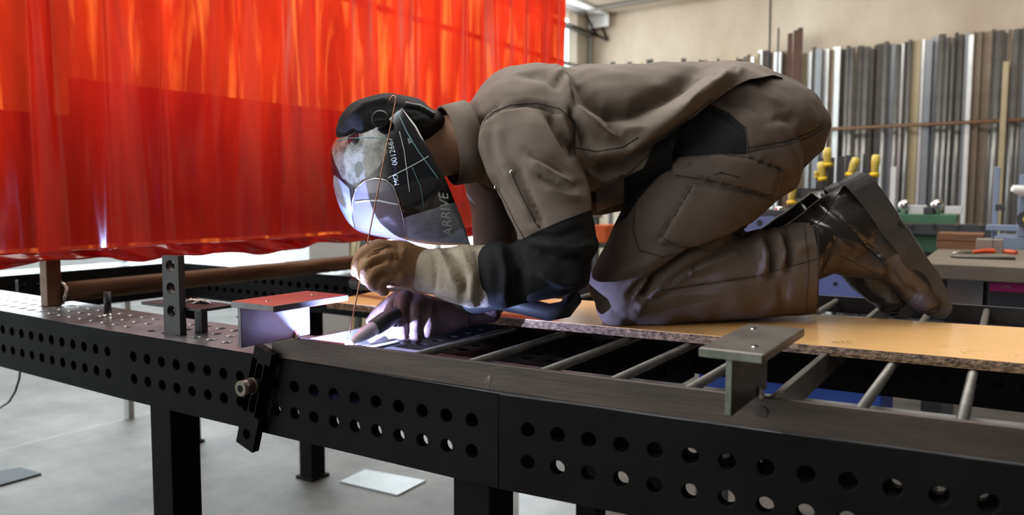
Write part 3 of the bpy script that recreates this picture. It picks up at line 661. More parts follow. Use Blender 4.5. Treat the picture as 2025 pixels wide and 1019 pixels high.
# machine at the right picture edge
YR = 3.0
rm = thing('bench_drill', 'pale blue machine with white lamp head and round dial at the right edge', 'machine', (1.0, YR, 0))
def rpart(nm, x0, x1, y0, y1, Y, d_, m): return slab(nm, x0, x1, y0, y1, Y, d_, m, parent=rm)
rpart('column', 1962, 1974, 330, 520, YR+.1, .03, m_lb); rpart('arm', 1950, 2100, 446, 458, YR+.05, .04, m_lb); rpart('base', 1965, 2120, 470, 540, YR, .3, m_lb)
rpart('motor_head', 2014, 2120, 345, 470, YR, .25, m_lb); rpart('clamp_block', 1968, 1988, 404, 416, YR+.09, .05, m_dgrey)
p_ = ony(2030, 434, YR-.01); b = MB(); b.tube([p_, p_+np.array([0, -.03, 0])], .036, 20); dl = obj('dial', b.me('d'), m_dgrey, rm, world=True)
b = MB(); b.tube([p_+np.array([0, -.028, 0]), p_+np.array([0, -.036, 0])], .014, 16); obj('dial_boss', b.me('d'), m_yel, dl, world=True)
p_ = ony(2022, 378, YR-.05); b = MB(); b.tube([p_+np.array([-.035, 0, .012]), p_+np.array([.0, .02, .0]), p_+np.array([.05, .04, -.004])], [.014, .024, .028], 14); obj('lamp_head', b.me('l'), m_white, rm, world=True)
# orange bin seen under the chest, pale things under the curtain
o = slab('plastic_bin', 1165, 1198, 446, 480, 3.2, .2, m_orange, 'bright orange plastic bin standing behind the welder, seen under the chest', 'bin')
z_ = ony(1180, 480, 3.2)[2]
stl = thing('steel_shelf', 'grey steel shelf unit behind the welder carrying the orange bin', 'shelf', (-.6, 3.3, 0))
a = ony(1120, 480, 3.15); c = ony(1260, 480, 3.15)
b = MB(); b.box((a[0], 3.12, z_-.025), (c[0], 3.5, z_-.001)); obj('shelf_board', b.me('s'), m_dgrey, stl, world=True)
for xx in (a[0]+.02, c[0]-.05):
    b = MB(); b.box((xx, 3.2, 0), (xx+.03, 3.4, z_-.025)); obj('shelf_leg', b.me('l'), m_dgrey, stl, world=True)
YU = 3.05
def stand_on_floor(nm, x0, x1, y0, Y, d_, m, label, cat):
    a = ony(x0, 505, Y); c = ony(x1, 505, Y); z1 = ony((x0+x1)/2, y0, Y)[2]
    b = MB(); b.box((a[0], Y, .0), (c[0], Y+d_, z1)); return tag(obj(nm, b.me(nm), m, bevel=.004), label, cat)
stand_on_floor('cabinet', 562, 612, 470, 2.45, .35, mat('white cabinet', (.70, .74, .76), .4), 'white cabinet below the curtain hem at centre left', 'cabinet')
stand_on_floor('column_block', 616, 650, 470, 2.9, .3, mat('pale column', (.60, .57, .54), .8), 'pale square column seen below the curtain beside the white cabinet', 'column')
for k, (xa, xb, tone) in enumerate(((660, 671, (.10, .05, .025)), (675, 684, (.42, .33, .19)), (687, 692, (.30, .23, .13)), (695, 703, (.03, .03, .03)), (708, 716, (.38, .31, .2)), (722, 730, (.24, .19, .13)))):
    a = ony(xa, 505, 3.0); c = ony(xb, 505, 3.0); b = MB(); b.prism([(a[0], 3.0, 0), (c[0], 3.0, 0), (c[0], 3.04, 0), (a[0], 3.04, 0)], (.03, .12, 1.25))
    tag(obj('timber_plank', b.me('p'), mat('timber %d' % k, tone, .8)), ['dark brown plank leaning leftmost below the curtain', 'pale wide plank leaning second below the curtain', 'thin tan plank leaning third below the curtain', 'black plank leaning below the curtain above the glove', 'pale plank leaning just left of the glove knuckles', 'dull tan plank leaning furthest right below the curtain'][k], 'plank')
sp = MB(); a = ony(500, 515, 2.0); sp.tube([a+np.array([-.08, 0, .0]), a+np.array([.06, .0, .0])], .03, 16)
# blue crate under the table
p0, p1 = ony(1380, 780, 1.56), ony(1745, 780, 1.56)
cr = thing('plastic_crate', 'deep blue plastic crate on a low trolley seen between the rungs', 'crate', ((p0[0]+p1[0])/2, 1.75, .42))
b = MB(); b.box((p0[0], 1.56, .42), (p1[0], 1.84, .60)); obj('crate_body', b.me('b'), m_dblue, cr, world=True, bevel=.006)
b = MB(); b.box((p0[0]-.012, 1.548, .57), (p1[0]+.012, 1.852, .612)); obj('crate_rim', b.me('b'), m_dblue, cr, world=True, bevel=.004)

tl = thing('trolley', 'low dark trolley under the railing carrying the blue crate', 'trolley', ((p0[0]+p1[0])/2, 1.75, 0))
b = MB(); b.box((p0[0]-.02, 1.54, .40), (p1[0]+.02, 1.86, .4195)); obj('platform', b.me('p'), m_dgrey, tl, world=True)
for x_ in (p0[0], p1[0]-.03):
    for y_ in (1.56, 1.81):
        b = MB(); b.box((x_, y_, 0), (x_+.03, y_+.03, .40)); obj('leg', b.me('l'), m_dgrey, tl, world=True)
# ------------------------------------------------------------------ the welder
def ellipse_ring(c, t, a, b, n=28):
    """ring round axis t: a = half width across the view, b = half depth along the view"""
    t = t/np.linalg.norm(t); dv = c-CAM; dv /= np.linalg.norm(dv)
    w = dv-t*(dv @ t)
    if np.linalg.norm(w) < .2: w = _u-t*(_u @ t)
    w /= np.linalg.norm(w); u = np.cross(t, w)
    return [c+a*math.cos(2*math.pi*k/n)*u+b*math.sin(2*math.pi*k/n)*w for k in range(n)]
def loft(mb, st, n=28, caps=True, flat=None):
    """st: (px, py, r_px, depth, half depth in m) -> closed tube with rounded ends"""
    C = [P(s[0], s[1], s[3]) for s in st]; A = [s[2]*s[3]/FPX for s in st]; B = [(s[4] if s[4] else a) for s, a in zip(st, A)]
    # resample smoothly (Catmull-Rom)
    k = len(C); CC = []; AA = []; BB = []
    for i in range(k-1):
        p = [max(i-1, 0), i, i+1, min(i+2, k-1)]
        for q in range(4):
            u = q/4.0; w = (-.5*u+u*u-.5*u**3, 1-2.5*u*u+1.5*u**3, .5*u+2*u*u-1.5*u**3, -.5*u*u+.5*u**3)
            CC.append(sum(w[j]*C[p[j]] for j in range(4))); AA.append(sum(w[j]*A[p[j]] for j in range(4))); BB.append(sum(w[j]*B[p[j]] for j in range(4)))
    CC.append(C[-1]); AA.append(A[-1]); BB.append(B[-1])
    if caps:
        for end in (0, -1):
            t = (CC[0]-CC[1]) if end == 0 else (CC[-1]-CC[-2]); t = t/np.linalg.norm(t); a, b, c = AA[end], BB[end], CC[end]
            r = min(a, b)*.55
            for an in ((35, 65, 84) if True else ()):
                s_ = math.sin(math.radians(an)); q = math.cos(math.radians(an)); it = (c+t*r*s_, a*q, b*q)
                if end == 0: CC.insert(0, it[0]); AA.insert(0, it[1]); BB.insert(0, it[2])
                else: CC.append(it[0]); AA.append(it[1]); BB.append(it[2])
    m = len(CC); V = []; F = []
    for i in range(m):
        t = CC[min(i+1, m-1)]-CC[max(i-1, 0)]; V += ellipse_ring(CC[i], t, AA[i], BB[i], n)
    for i in range(m-1):
        for j in range(n): F.append((i*n+j, i*n+(j+1) % n, (i+1)*n+(j+1) % n, (i+1)*n+j))
    F.append(tuple(range(n))[::-1]); F.append(tuple((m-1)*n+j for j in range(n)))
    mb.add(V, F, 0, True); return mb
def remesh(mb, vox, smooth=6, fac=.5):
    """fuse the overlapping closed tubes of mb into ONE skin"""
    me = mb.me('tmp'); o = bpy.data.objects.new('tmp', me); COL.objects.link(o)
    r = o.modifiers.new('r', 'REMESH'); r.mode = 'VOXEL'; r.voxel_size = vox
    if smooth:
        s_ = o.modifiers.new('s', 'SMOOTH'); s_.iterations = smooth; s_.factor = fac
    t_ = o.modifiers.new('t', 'TRIANGULATE')
    dg = bpy.context.evaluated_depsgraph_get(); dg.update(); ev = o.evaluated_get(dg); m2 = ev.to_mesh()
    n = len(m2.vertices); V = np.empty(n*3); m2.vertices.foreach_get('co', V); V = V.reshape(-1, 3)
    Nn = np.empty(n*3); m2.vertices.foreach_get('normal', Nn); Nn = Nn.reshape(-1, 3)
    F = np.empty(len(m2.polygons)*3, dtype=np.int64); m2.polygons.foreach_get('vertices', F); F = F.reshape(-1, 3)
    ev.to_mesh_clear(); bpy.data.objects.remove(o); bpy.data.meshes.remove(me)
    return V, F, Nn
def seg_dist(p, pts, closed=False):
    """distance of pixel points to a polyline"""
    pts = [np.array(q, float) for q in pts]
    if closed: pts = pts+[pts[0]]
    best = np.full(len(p), 1e9)
    for a, b in zip(pts[:-1], pts[1:]):
        d = b-a; t = np.clip(((p-a) @ d)/max(d @ d, 1e-9), 0, 1); best = np.minimum(best, np.linalg.norm(p-(a+t[:, None]*d), axis=1))
    return best
def sd_poly(p, poly):
    """signed distance, positive inside"""
    d = seg_dist(p, poly, True); x, y = p[:, 0], p[:, 1]; ins = np.zeros(len(p), bool); n = len(poly)
    for i in range(n):
        (x0, y0), (x1, y1) = poly[i], poly[(i+1) % n]
        c = ((y0 > y) != (y1 > y)); ins ^= c & (x < (x1-x0)*(y-y0)/((y1-y0) if y1 != y0 else 1e-9)+x0)
    return np.where(ins, d, -d)
class Skin:
    """triangle skin with per-face tag that can be cut along panel outlines"""
    def __init__(s, V, F, N):
        s.V, s.F, s.N = V, F, N; s.tag = np.zeros(len(F), int); s.px, s.z = proj(V)
        s.front = ((CAM-V)*N).sum(1) > 0
    def refresh(s):
        s.px, s.z = proj(s.V)
    def normals(s):
        n = np.zeros_like(s.V); a = s.V[s.F[:, 0]]; f = np.cross(s.V[s.F[:, 1]]-a, s.V[s.F[:, 2]]-a)
        for k in range(3): np.add.at(n, s.F[:, k], f)
        s.N = n/np.maximum(np.linalg.norm(n, axis=1), 1e-12)[:, None]
    def crease(s, pts, w, h, mask=None, asym=0.0, front=True):
        """push a fold (h > 0) or a furrow (h < 0) along a polyline, faded at its ends"""
        d = seg_dist(s.px, pts); g = np.exp(-(d/w)**2)
        e = np.minimum(np.linalg.norm(s.px-np.array(pts[0]), axis=1), np.linalg.norm(s.px-np.array(pts[-1]), axis=1)); g *= np.clip(e/(2.2*w)+.15, 0, 1)
        if mask is not None: g = g*mask
        if front: g = g*np.clip(((CAM-s.V)*s.N).sum(1)/np.linalg.norm(CAM-s.V, axis=1)*3+.6, 0, 1)
        s.V = s.V+s.N*(g*h)[:, None]
    def noise(s, amp, scale, seed=0, stretch=(1, 1, 1)):
        from mathutils import noise as mn
        q = s.V*np.array(stretch)*scale+seed*17.3
        g = np.array([mn.noise(Vector(v)) for v in q]); s.V = s.V+s.N*(g*amp)[:, None]
    def cut(s, val, tagnew, only=None):
        """split triangles along val = 0; faces on the positive side (and of tag `only`) get tagnew"""
        V = [s.V]; VN = [s.N]; nv = len(s.V); F = s.F; sg = val > 0; cnt = sg[F].sum(1)
        cand = (cnt > 0) & (cnt < 3)
        if only is not None: cand &= np.isin(s.tag, only)
        keep = ~cand; NF = [F[keep]]; NT = [np.where((cnt[keep] == 3) & (np.isin(s.tag[keep], only) if only is not None else True), tagnew, s.tag[keep])]
        ed = {}; newv = []; newn = []; px = []; of = []; ot = []
        def mid(a, b):
            k = (a, b) if a < b else (b, a)
            if k not in ed:
                t = val[a]/(val[a]-val[b]); ed[k] = nv+len(newv); newv.append(s.V[a]+(s.V[b]-s.V[a])*t); newn.append(s.N[a]+(s.N[b]-s.N[a])*t)
            return ed[k]
        for f, tg in zip(F[cand], s.tag[cand]):
            f = list(map(int, f)); p = [bool(sg[i]) for i in f]
            k = [i for i in range(3) if p[i] != p[(i+1) % 3] and p[i] != p[(i+2) % 3]][0]
            a, b, c = f[k], f[(k+1) % 3], f[(k+2) % 3]; ab, ac = mid(a, b), mid(a, c)
            ta, tb_ = (tagnew, tg) if p[k] else (tg, tagnew)
            of += [(a, ab, ac), (ab, b, c), (ab, c, ac)]; ot += [ta, tb_, tb_]
        if newv:
            s.V = np.vstack([s.V, np.array(newv)]); s.N = np.vstack([s.N, np.array(newn)])
        s.F = np.vstack(NF+[np.array(of).reshape(-1, 3).astype(np.int64)]); s.tag = np.concatenate(NT+[np.array(ot, int)])
        # a triangle the cut did not touch keeps its winding; refresh pixels
        s.refresh()
    def mesh(s, tags, matmap, name, smooth=True):
        m = np.isin(s.tag, tags); F = s.F[m]; T_ = s.tag[m]; u, inv = np.unique(F, return_inverse=True); F2 = inv.reshape(-1, 3)
        me = bpy.data.meshes.new(name); me.vertices.add(len(u)); me.vertices.foreach_set('co', s.V[u].ravel())
        me.loops.add(len(F2)*3); me.loops.foreach_set('vertex_index', F2.ravel().astype(np.int32)); me.polygons.add(len(F2))
        me.polygons.foreach_set('loop_start', np.arange(0, len(F2)*3, 3, dtype=np.int32))
        me.polygons.foreach_set('material_index', np.array([matmap.get(int(t), 0) for t in T_], dtype=np.int32))
        me.update(calc_edges=True); me.validate(); me.polygons.foreach_set('use_smooth', [smooth]*len(me.polygons))
        return me
def limb(s, groups):
    """index of the nearest limb for each vertex; groups: lists of loft stations"""
    best = np.full(len(s.V), 1e9); lab = np.zeros(len(s.V), int)
    for gi, st in enumerate(groups):
        C = np.array([P(q[0], q[1], q[3]) for q in st]); R = np.array([q[2]*q[3]/FPX for q in st])
        for i in range(len(C)-1):
            d = C[i+1]-C[i]; t = np.clip(((s.V-C[i]) @ d)/(d @ d), 0, 1); r = R[i]+(R[i+1]-R[i])*t
            q = np.linalg.norm(s.V-(C[i]+t[:, None]*d), axis=1)/r; m = q < best; best[m] = q[m]; lab[m] = gi
    return lab

person = thing('person', 'welder in brown grey work clothes and dark helmet kneeling bent over on the chipboard', 'person', tuple(onz(1500, 640, BT)))
# ---- stations (pixel x, pixel y, half width px, depth m, half depth m)
torso = [(930, 288, 66, 1.60, .10), (972, 282, 112, 1.61, .165), (1040, 272, 140, 1.62, .185), (1130, 278, 148, 1.64, .19), (1240, 272, 143, 1.66, .185),
         (1350, 262, 136, 1.675, .18), (1440, 256, 132, 1.69, .185), (1500, 270, 121, 1.70, .175)]
hips = [(1440, 290, 110, 1.70, .185), (1500, 285, 128, 1.70, .195), (1516, 292, 120, 1.70, .19)]
arm_n = [(1008, 262, 74, 1.50, .078), (1040, 305, 86, 1.475, .080), (1072, 370, 86, 1.45, .074), (1098, 445, 80, 1.435, .066), (1124, 505, 68, 1.44, .060)]
fore_n = [(1130, 515, 62, 1.445, .058), (1085, 530, 62, 1.445, .056), (1030, 540, 60, 1.448, .055), (976, 543, 66, 1.452, .066)]
arm_f = [(985, 285, 80, 1.76, .075), (985, 350, 70, 1.78, .065), (985, 430, 52, 1.76, .055), (980, 505, 48, 1.70, .052)]
fore_f = [(982, 510, 46, 1.70, .050), (976, 560, 40, 1.65, .045), (968, 598, 31, 1.605, .040)]
leg_n = [(1498, 285, 118, 1.60, .110), (1425, 340, 114, 1.585, .105), (1345, 430, 104, 1.57, .095), (1272, 520, 88, 1.56, .082), (1216, 582, 66, 1.55, .068)]
shin_n = [(1213, 586, 63, 1.55, .066), (1290, 578, 66, 1.56, .068), (1390, 560, 80, 1.58, .072), (1490, 545, 88, 1.60, .078), (1596, 530, 96, 1.625, .085), (1665, 518, 98, 1.64, .085)]
leg_f = [(1500, 290, 105, 1.80, .10), (1430, 350, 98, 1.80, .095), (1360, 430, 88, 1.80, .085), (1300, 510, 74, 1.80, .075), (1262, 560, 54, 1.80, .062)]
shin_f = [(1262, 562, 52, 1.80, .062), (1340, 556, 56, 1.79, .064), (1440, 545, 66, 1.76, .07), (1560, 515, 78, 1.74, .075)]
PANELS = {}
# ================= jacket
jb = MB()
for st in (torso, arm_n, fore_n, arm_f, fore_f): loft(jb, st)
J = Skin(*remesh(jb, .0062, 5))
lab = limb(J, [torso, arm_n+fore_n[1:], arm_f+fore_f[1:]])
tm = (lab == 0).astype(float); am = (lab == 1).astype(float); fm = (lab == 2).astype(float)
J.noise(.007, 9, 1, (1, 1, 1)); J.noise(.0032, 23, 2); J.normals(); J.refresh()
# big folds of the back and flank
for pts, w, h in (([(1130, 145), (1150, 200), (1190, 225), (1250, 222), (1310, 190), (1380, 150)], 16, -.016),
                  ([(1105, 160), (1140, 225), (1200, 262), (1270, 258), (1340, 218), (1420, 160)], 15, .012),
                  ([(1130, 200), (1148, 250), (1160, 290)], 8, -.010), ([(1200, 245), (1225, 258), (1238, 262)], 8, -.010),
                  ([(1165, 300), (1240, 300), (1300, 262), (1370, 205), (1450, 148)], 13, .012),
                  ([(1170, 340), (1250, 322), (1320, 270), (1390, 212), (1440, 182)], 12, -.014),
                  ([(1150, 330), (1195, 352), (1250, 338)], 9, .008), ([(1170, 390), (1215, 372), (1250, 350)], 9, -.008),
                  ([(1100, 135), (1120, 160), (1130, 200)], 8, .007), ([(1025, 140), (1080, 150), (1120, 175)], 11, -.006),
                  ([(1440, 135), (1500, 160), (1560, 190)], 14, .006)):
    J.crease(pts, w, h*1.9, tm); J.refresh()
for pts, w, h in (([(935, 275), (952, 235), (990, 210), (1040, 203), (1085, 212), (1120, 225), (1136, 240)], 5, -.012),     # armhole seam
                  ([(1136, 240), (1136, 305)], 5, -.012), ([(1085, 220), (1105, 258), (1130, 300)], 9, -.012), ([(1105, 222), (1122, 260), (1133, 285)], 7, .008),
                  ([(965, 255), (972, 320), (985, 390)], 8, -.008), ([(985, 245), (990, 300), (1005, 360)], 9, .006)):
    J.crease(pts, w, h, np.maximum(am, tm*.7)); J.refresh()
for pts, w, h in (([(1040, 300), (1085, 320), (1125, 345)], 7, -.005), ([(1048, 318), (1092, 345), (1140, 372)], 7, .005), ([(1060, 345), (1110, 362), (1150, 368)], 6, -.005),
                  ([(1075, 372), (1120, 388), (1155, 390)], 7, .004), ([(1000, 330), (1020, 380), (1055, 440)], 10, .006), ([(1020, 325), (1045, 385), (1072, 445)], 6, -.005),
                  ([(1040, 468), (1100, 470), (1150, 455)], 7, -.005), ([(1060, 500), (1110, 520), (1170, 508)], 9, -.007), ([(1075, 480), (1130, 492), (1185, 482)], 8, .006),
                  ([(1010, 485), (1030, 530), (1030, 590)], 9, -.007), ([(985, 485), (1000, 540), (995, 600)], 9, .006), ([(1060, 540), (1110, 560), (1150, 555)], 8, .006)):
    J.crease(pts, w, h*1.7, am); J.refresh()
J.normals()
# hem: everything right of it belongs to the trousers
hem = [(1290, 400), (1330, 330), (1330, 300), (1345, 252), (1400, 205), (1440, 178), (1480, 158), (1530, 148), (1600, 172), (1760, 300), (1500, 520), (1290, 520)]
J.refresh(); v = np.where(lab == 0, sd_poly(J.px, hem), -8.0)
J.crease([(1205, 372), (1250, 350), (1300, 300), (1345, 252), (1400, 205), (1440, 178), (1480, 158)], 9, .003, tm); J.refresh()
J.cut(v, 9)
def lab_of(): return limb(J, [torso, arm_n+fore_n[1:], arm_f+fore_f[1:]])
# black lower sleeve, near arm, with its slanting edge
lab = lab_of(); el = [(1030, 474), (1060, 458), (1110, 436), (1172, 414), (1240, 470), (1200, 640), (930, 660), (900, 470), (960, 470), (1000, 470)]
J.cut(np.where(lab == 1, sd_poly(J.px, el), -9.0), 1, [0])
lab = lab_of(); bp = [(1100, 480), (1168, 424), (1234, 400), (1234, 351), (1273, 332), (1292, 288), (1343, 254), (1420, 240), (1400, 480)]
J.cut(np.where(lab == 0, sd_poly(J.px, bp), -9.0), 1, [0])
lab = lab_of(); bp = [(930, 350), (945, 372), (968, 425), (1180, 442), (1180, 380), (1100, 372), (975, 375)]
J.cut(np.where(lab == 0, sd_poly(J.px, bp), -9.0), 1, [0])
jk = obj('jacket', J.mesh([0, 1], {0: 0, 1: 1}, 'jacket'), [M['cloth'], M['cloth_black']], person, world=True)
JB = BVHTree.FromPolygons([Vector(p_) for p_ in J.V], [tuple(map(int, f)) for f in J.F[J.tag != 9]])
# ================= trousers
tb_ = MB()
hip_t = [(1265, 300, 92, 1.665, .15), (1330, 276, 118, 1.68, .165), (1400, 262, 125, 1.685, .174), (1450, 261, 131, 1.695, .183), (1508, 276, 126, 1.70, .192), (1518, 290, 120, 1.70, .19)]
for st in (hip_t, leg_n, shin_n, leg_f, shin_f): loft(tb_, st)
R_ = Skin(*remesh(tb_, .0062, 5))
gl_ = [hip_t, leg_n, shin_n, leg_f, shin_f]; lab = limb(R_, gl_)
R_.noise(.007, 9, 4); R_.noise(.003, 22, 5); R_.normals(); R_.refresh(); nm_ = ((lab == 0) | (lab == 1)).astype(float); sm_ = (lab == 2).astype(float); all_ = ((lab < 3)).astype(float)
for pts, w, h in (([(1400, 210), (1440, 232), (1474, 262)], 6, -.007), ([(1420, 195), (1480, 200), (1530, 235)], 12, -.008), ([(1415, 180), (1480, 178), (1550, 215)], 14, .009),
                  ([(1500, 245), (1540, 235), (1580, 238)], 9, -.005), ([(1490, 295), (1560, 280), (1632, 250)], 5, -.004),
                  ([(1640, 300), (1600, 370), (1540, 435), (1470, 475)], 14, .004)):
    R_.crease(pts, w, h, nm_); R_.refresh()
for pts, w, h in (([(1480, 455), (1420, 480), (1360, 505), (1310, 540), (1270, 590)], 7, -.024), ([(1300, 540), (1265, 560), (1245, 585)], 6, -.012),
                  ([(1300, 575), (1275, 590), (1258, 615)], 8, .010), ([(1200, 600), (1215, 622), (1240, 628)], 7, -.006), ([(1180, 598), (1196, 612)], 5, -.006),
                  ([(1220, 540), (1265, 530), (1310, 505)], 9, .006), ([(1185, 575), (1230, 562), (1270, 540)], 8, -.005)):
    R_.crease(pts, w, h, all_); R_.refresh()
for pts, w, h in (([(1515, 460), (1530, 500), (1528, 540)], 7, -.012), ([(1545, 450), (1562, 490), (1560, 530)], 7, -.012), ([(1500, 470), (1512, 505), (1508, 545)], 8, .009), ([(1538, 460), (1546, 500), (1545, 530)], 6, .009),
                  ([(1270, 600), (1350, 570), (1450, 555), (1540, 545)], 4, -.003), ([(1310, 560), (1390, 530), (1470, 500)], 9, .006), ([(1560, 500), (1590, 490), (1608, 488)], 9, .006), ([(1545, 560), (1550, 600), (1545, 625)], 8, -.004)):
    R_.crease(pts, w, h*1.5, sm_); R_.refresh()
# pocket flap stands proud, patch pocket below it
flap = [(1325, 322), (1345, 311), (1420, 305), (1480, 312), (1548, 338), (1532, 390), (1470, 372), (1400, 356), (1332, 346)]
patch = [(1372, 362), (1500, 384), (1530, 395), (1440, 480), (1400, 495), (1300, 480), (1308, 470)]
knee = [(1258, 410), (1330, 350), (1372, 362), (1308, 470), (1300, 480), (1350, 500), (1310, 508), (1262, 495), (1252, 460)]
for poly, h in ((flap, .010), (patch, .006)):
    d = sd_poly(R_.px, poly); g = np.clip(d/4+.5, 0, 1)*nm_*(((CAM-R_.V)*R_.N).sum(1) > 0); R_.V = R_.V+R_.N*(g*h)[:, None]; R_.refresh()
for pl_ in (flap, patch): R_.crease(pl_+[pl_[0]], 3.4, -.006, nm_); R_.refresh()
R_.normals()
R_.cut(np.where(limb(R_, gl_) == 0, sd_poly(R_.px, [(1180, 470), (1180, 330), (1270, 260), (1345, 215), (1400, 205), (1440, 222), (1474, 252), (1478, 305), (1425, 305), (1340, 310), (1300, 360), (1240, 440)]), -9.0), 1)
lab = limb(R_, gl_); R_.cut(np.where(lab <= 1, sd_poly(R_.px, [(1180, 470), (1180, 330), (1270, 260), (1345, 215), (1400, 205), (1440, 222), (1474, 252), (1478, 305), (1425, 305), (1342, 311), (1324, 324), (1262, 395), (1238, 432)]), -9.0), 1, [0])
lab = limb(R_, gl_); R_.cut(np.where(lab == 2, sd_poly(R_.px, [(1590, 400), (1592, 428), (1610, 455), (1619, 500), (1619, 560), (1613, 650), (1800, 650), (1800, 400)]), -9.0), 8)
# the part under the jacket is dropped, leg opening cut straight at the hem
tr_ = obj('trousers', R_.mesh([0, 1], {0: 0, 1: 1}, 'trousers'), [M['cloth_dark'], M['cloth_black']], person, world=True)
so_ = tr_.modifiers.new('t', 'SOLIDIFY'); so_.thickness = .0025; so_.offset = -1
RB = BVHTree.FromPolygons([Vector(p_) for p_ in R_.V], [tuple(map(int, f)) for f in R_.F])
def on_surface(bvh, x, y, off=.0008):
    d = ray(x, y); n_l = np.linalg.norm(d); loc, nor, idx, dist = bvh.ray_cast(Vector(CAM), Vector(d/n_l))
    if loc is None: return None
    nor = np.array(nor); loc = np.array(loc)
    if nor @ (CAM-loc) < 0: nor = -nor
    return loc+nor*off
def seam(mb, bvh, pts, r=.0011, off=.0004, step=7):
    """thread laid on the cloth along a pixel polyline"""
    run = []
    P_ = [np.array(p_, float) for p_ in pts]
    for a, b in zip(P_[:-1], P_[1:]):
        n = max(1, int(np.linalg.norm(b-a)/step))
        for k in range(n): run.append(a+(b-a)*k/n)
    run.append(P_[-1]); cur_ = []
    def flush():
        if len(cur_) > 2: mb.tube(list(cur_), r, 5)
        cur_.clear()
    for q in run:
        p_ = on_surface(bvh, q[0], q[1], off)
        if p_ is None: flush(); continue
        if cur_ and np.linalg.norm(p_-cur_[-1]) > .03: flush()
        cur_.append(p_)
    flush()
sj = MB()
for pts in ([(938, 290), (946, 250), (975, 222), (1010, 208), (1060, 204), (1105, 214), (1136, 240), (1137, 306)], [(1012, 345), (1030, 385), (1058, 440), (1068, 452)], [(985, 374), (1000, 400), (1020, 442), (1036, 470)],
            [(1140, 292), (1180, 300), (1230, 292), (1262, 272)], [(1032, 474), (1062, 459), (1112, 437), (1170, 415)], [(1190, 366), (1248, 340), (1300, 290), (1350, 240), (1410, 195)]):
    seam(sj, JB, pts)
obj('seam', sj.me('s'), M['stitch'], jk, world=True)
sb = MB()
for (x_, y_) in ((1012, 341), (981, 371)):
    c = on_surface(JB, x_, y_, 0); 
    if c is not None:
        n_ = (CAM-c)/np.linalg.norm(CAM-c); sb.tube([c-n_*.001, c+n_*.0022, c+n_*.003], [.0042, .0042, .0025], 12)
obj('snap_button', sb.me('s'), M['chrome'], jk, world=True)
st_ = MB()
for pts in ([(1325, 322), (1345, 311), (1425, 305), (1485, 313), (1548, 338)], [(1330, 345), (1400, 356), (1470, 371), (1532, 388)], [(1372, 362), (1340, 415), (1308, 470), (1345, 488), (1400, 497)], [(1256, 405), (1252, 455), (1264, 495), (1310, 508), (1350, 500)],
            [(1474, 250), (1480, 304)], [(1480, 300), (1550, 288), (1600, 272), (1632, 252)], [(1480, 292), (1550, 280), (1600, 264), (1630, 244)], [(1608, 432), (1618, 470), (1619, 520), (1617, 620)], [(1300, 575), (1400, 560), (1500, 545), (1616, 512)], [(1590, 440), (1598, 520), (1594, 618)]):
    seam(st_, RB, pts)
obj('seam', st_.me('s'), M['stitch'], tr_, world=True)
bt = MB(); c = on_surface(RB, 1356, 330, 0)
if c is not None:
    n_ = (CAM-c)/np.linalg.norm(CAM-c); bt.tube([c-n_*.001, c+n_*.002], .0085, 16); obj('pocket_button', bt.me('b'), M['cloth_dark'], tr_, world=True)
lb = MB(); V4 = [on_surface(RB, x_, y_, .0015) for x_, y_ in ((1410, 346), (1425, 341), (1462, 350), (1464, 372), (1412, 360))]
if all(v is not None for v in V4): lb.add(V4, [tuple(range(5))]); obj('flap_tab', lb.me('l'), M['cloth_black'], tr_, world=True)
# ================= collar
def band(mb, ctr, t, a, b, width, th, n=40, tilt=0.0, flare=1.0):
    r0_ = ellipse_ring(ctr, t, a, b, n); t = t/np.linalg.norm(t); V = []
    for k, q in enumerate(r0_):
        d = (q-ctr); d /= np.linalg.norm(d); q2 = ctr+(q-ctr)*flare+t*width
        V += [q, q2, q2-d*th, q-d*th]
    F = []
    for k in range(n):
        k2 = (k+1) % n
        for j in range(4): F.append((k*4+j, k2*4+j, k2*4+(j+1) % 4, k*4+(j+1) % 4))
    mb.add(V, F, 0, True); return mb
cb = MB(); c0 = P(930, 280, 1.585); t_ = P(878, 290, 1.57)-c0
band(cb, c0, t_, 82*1.58/FPX, .098, .048, .005, flare=.96)
co = obj('collar', cb.me('c'), M['cloth'], person, world=True)
# ================= body (head, neck and trunk under the clothes: one skin)
bb = MB()
loft(bb, [(905, 285, 62, 1.60, .068), (870, 292, 58, 1.59, .062), (835, 300, 60, 1.58, .064), (800, 292, 72, 1.57, .072)])
loft(bb, [(842, 272, 52, 1.575, .062), (800, 270, 74, 1.57, .076), (745, 262, 76, 1.565, .076), (712, 258, 52, 1.56, .058)])
loft(bb, [(800, 300, 60, 1.57, .062), (790, 350, 52, 1.57, .055), (800, 392, 34, 1.57, .040)])                 # face and jaw
loft(bb, [(752, 332, 12, 1.57, .012), (738, 352, 13, 1.57, .015), (744, 362, 8, 1.57, .010)], 12)               # nose
for d_ in (1.515, 1.625): loft(bb, [(768, 318, 13, d_, .012), (756, 326, 8, d_, .010)], 10)                      # brows over the eyes
loft(bb, [(768, 374, 7, 1.57, .026), (764, 380, 6, 1.57, .024)], 12)                                            # lips
for d_ in (1.495, 1.645): loft(bb, [(832, 286, 18, d_, .008), (822, 306, 14, d_, .007)], 12)                    # ears
loft(bb, [(905, 285, 60, 1.60, .07), (1040, 278, 92, 1.63, .13), (1240, 285, 84, 1.66, .13), (1440, 270, 84, 1.69, .13), (1500, 290, 84, 1.70, .13)])
for st in (arm_n, fore_n, arm_f, fore_f, leg_n, shin_n[:-2], leg_f, shin_f[:-1]):
    loft(bb, [(s_[0], s_[1], s_[2]*.52, s_[3], s_[4]*.52) for s_ in st])
loft(bb, [(1440, 548, 36, 1.60, .042), (1560, 522, 32, 1.63, .036), (1640, 480, 32, 1.64, .034), (1730, 490, 26, 1.64, .032)])
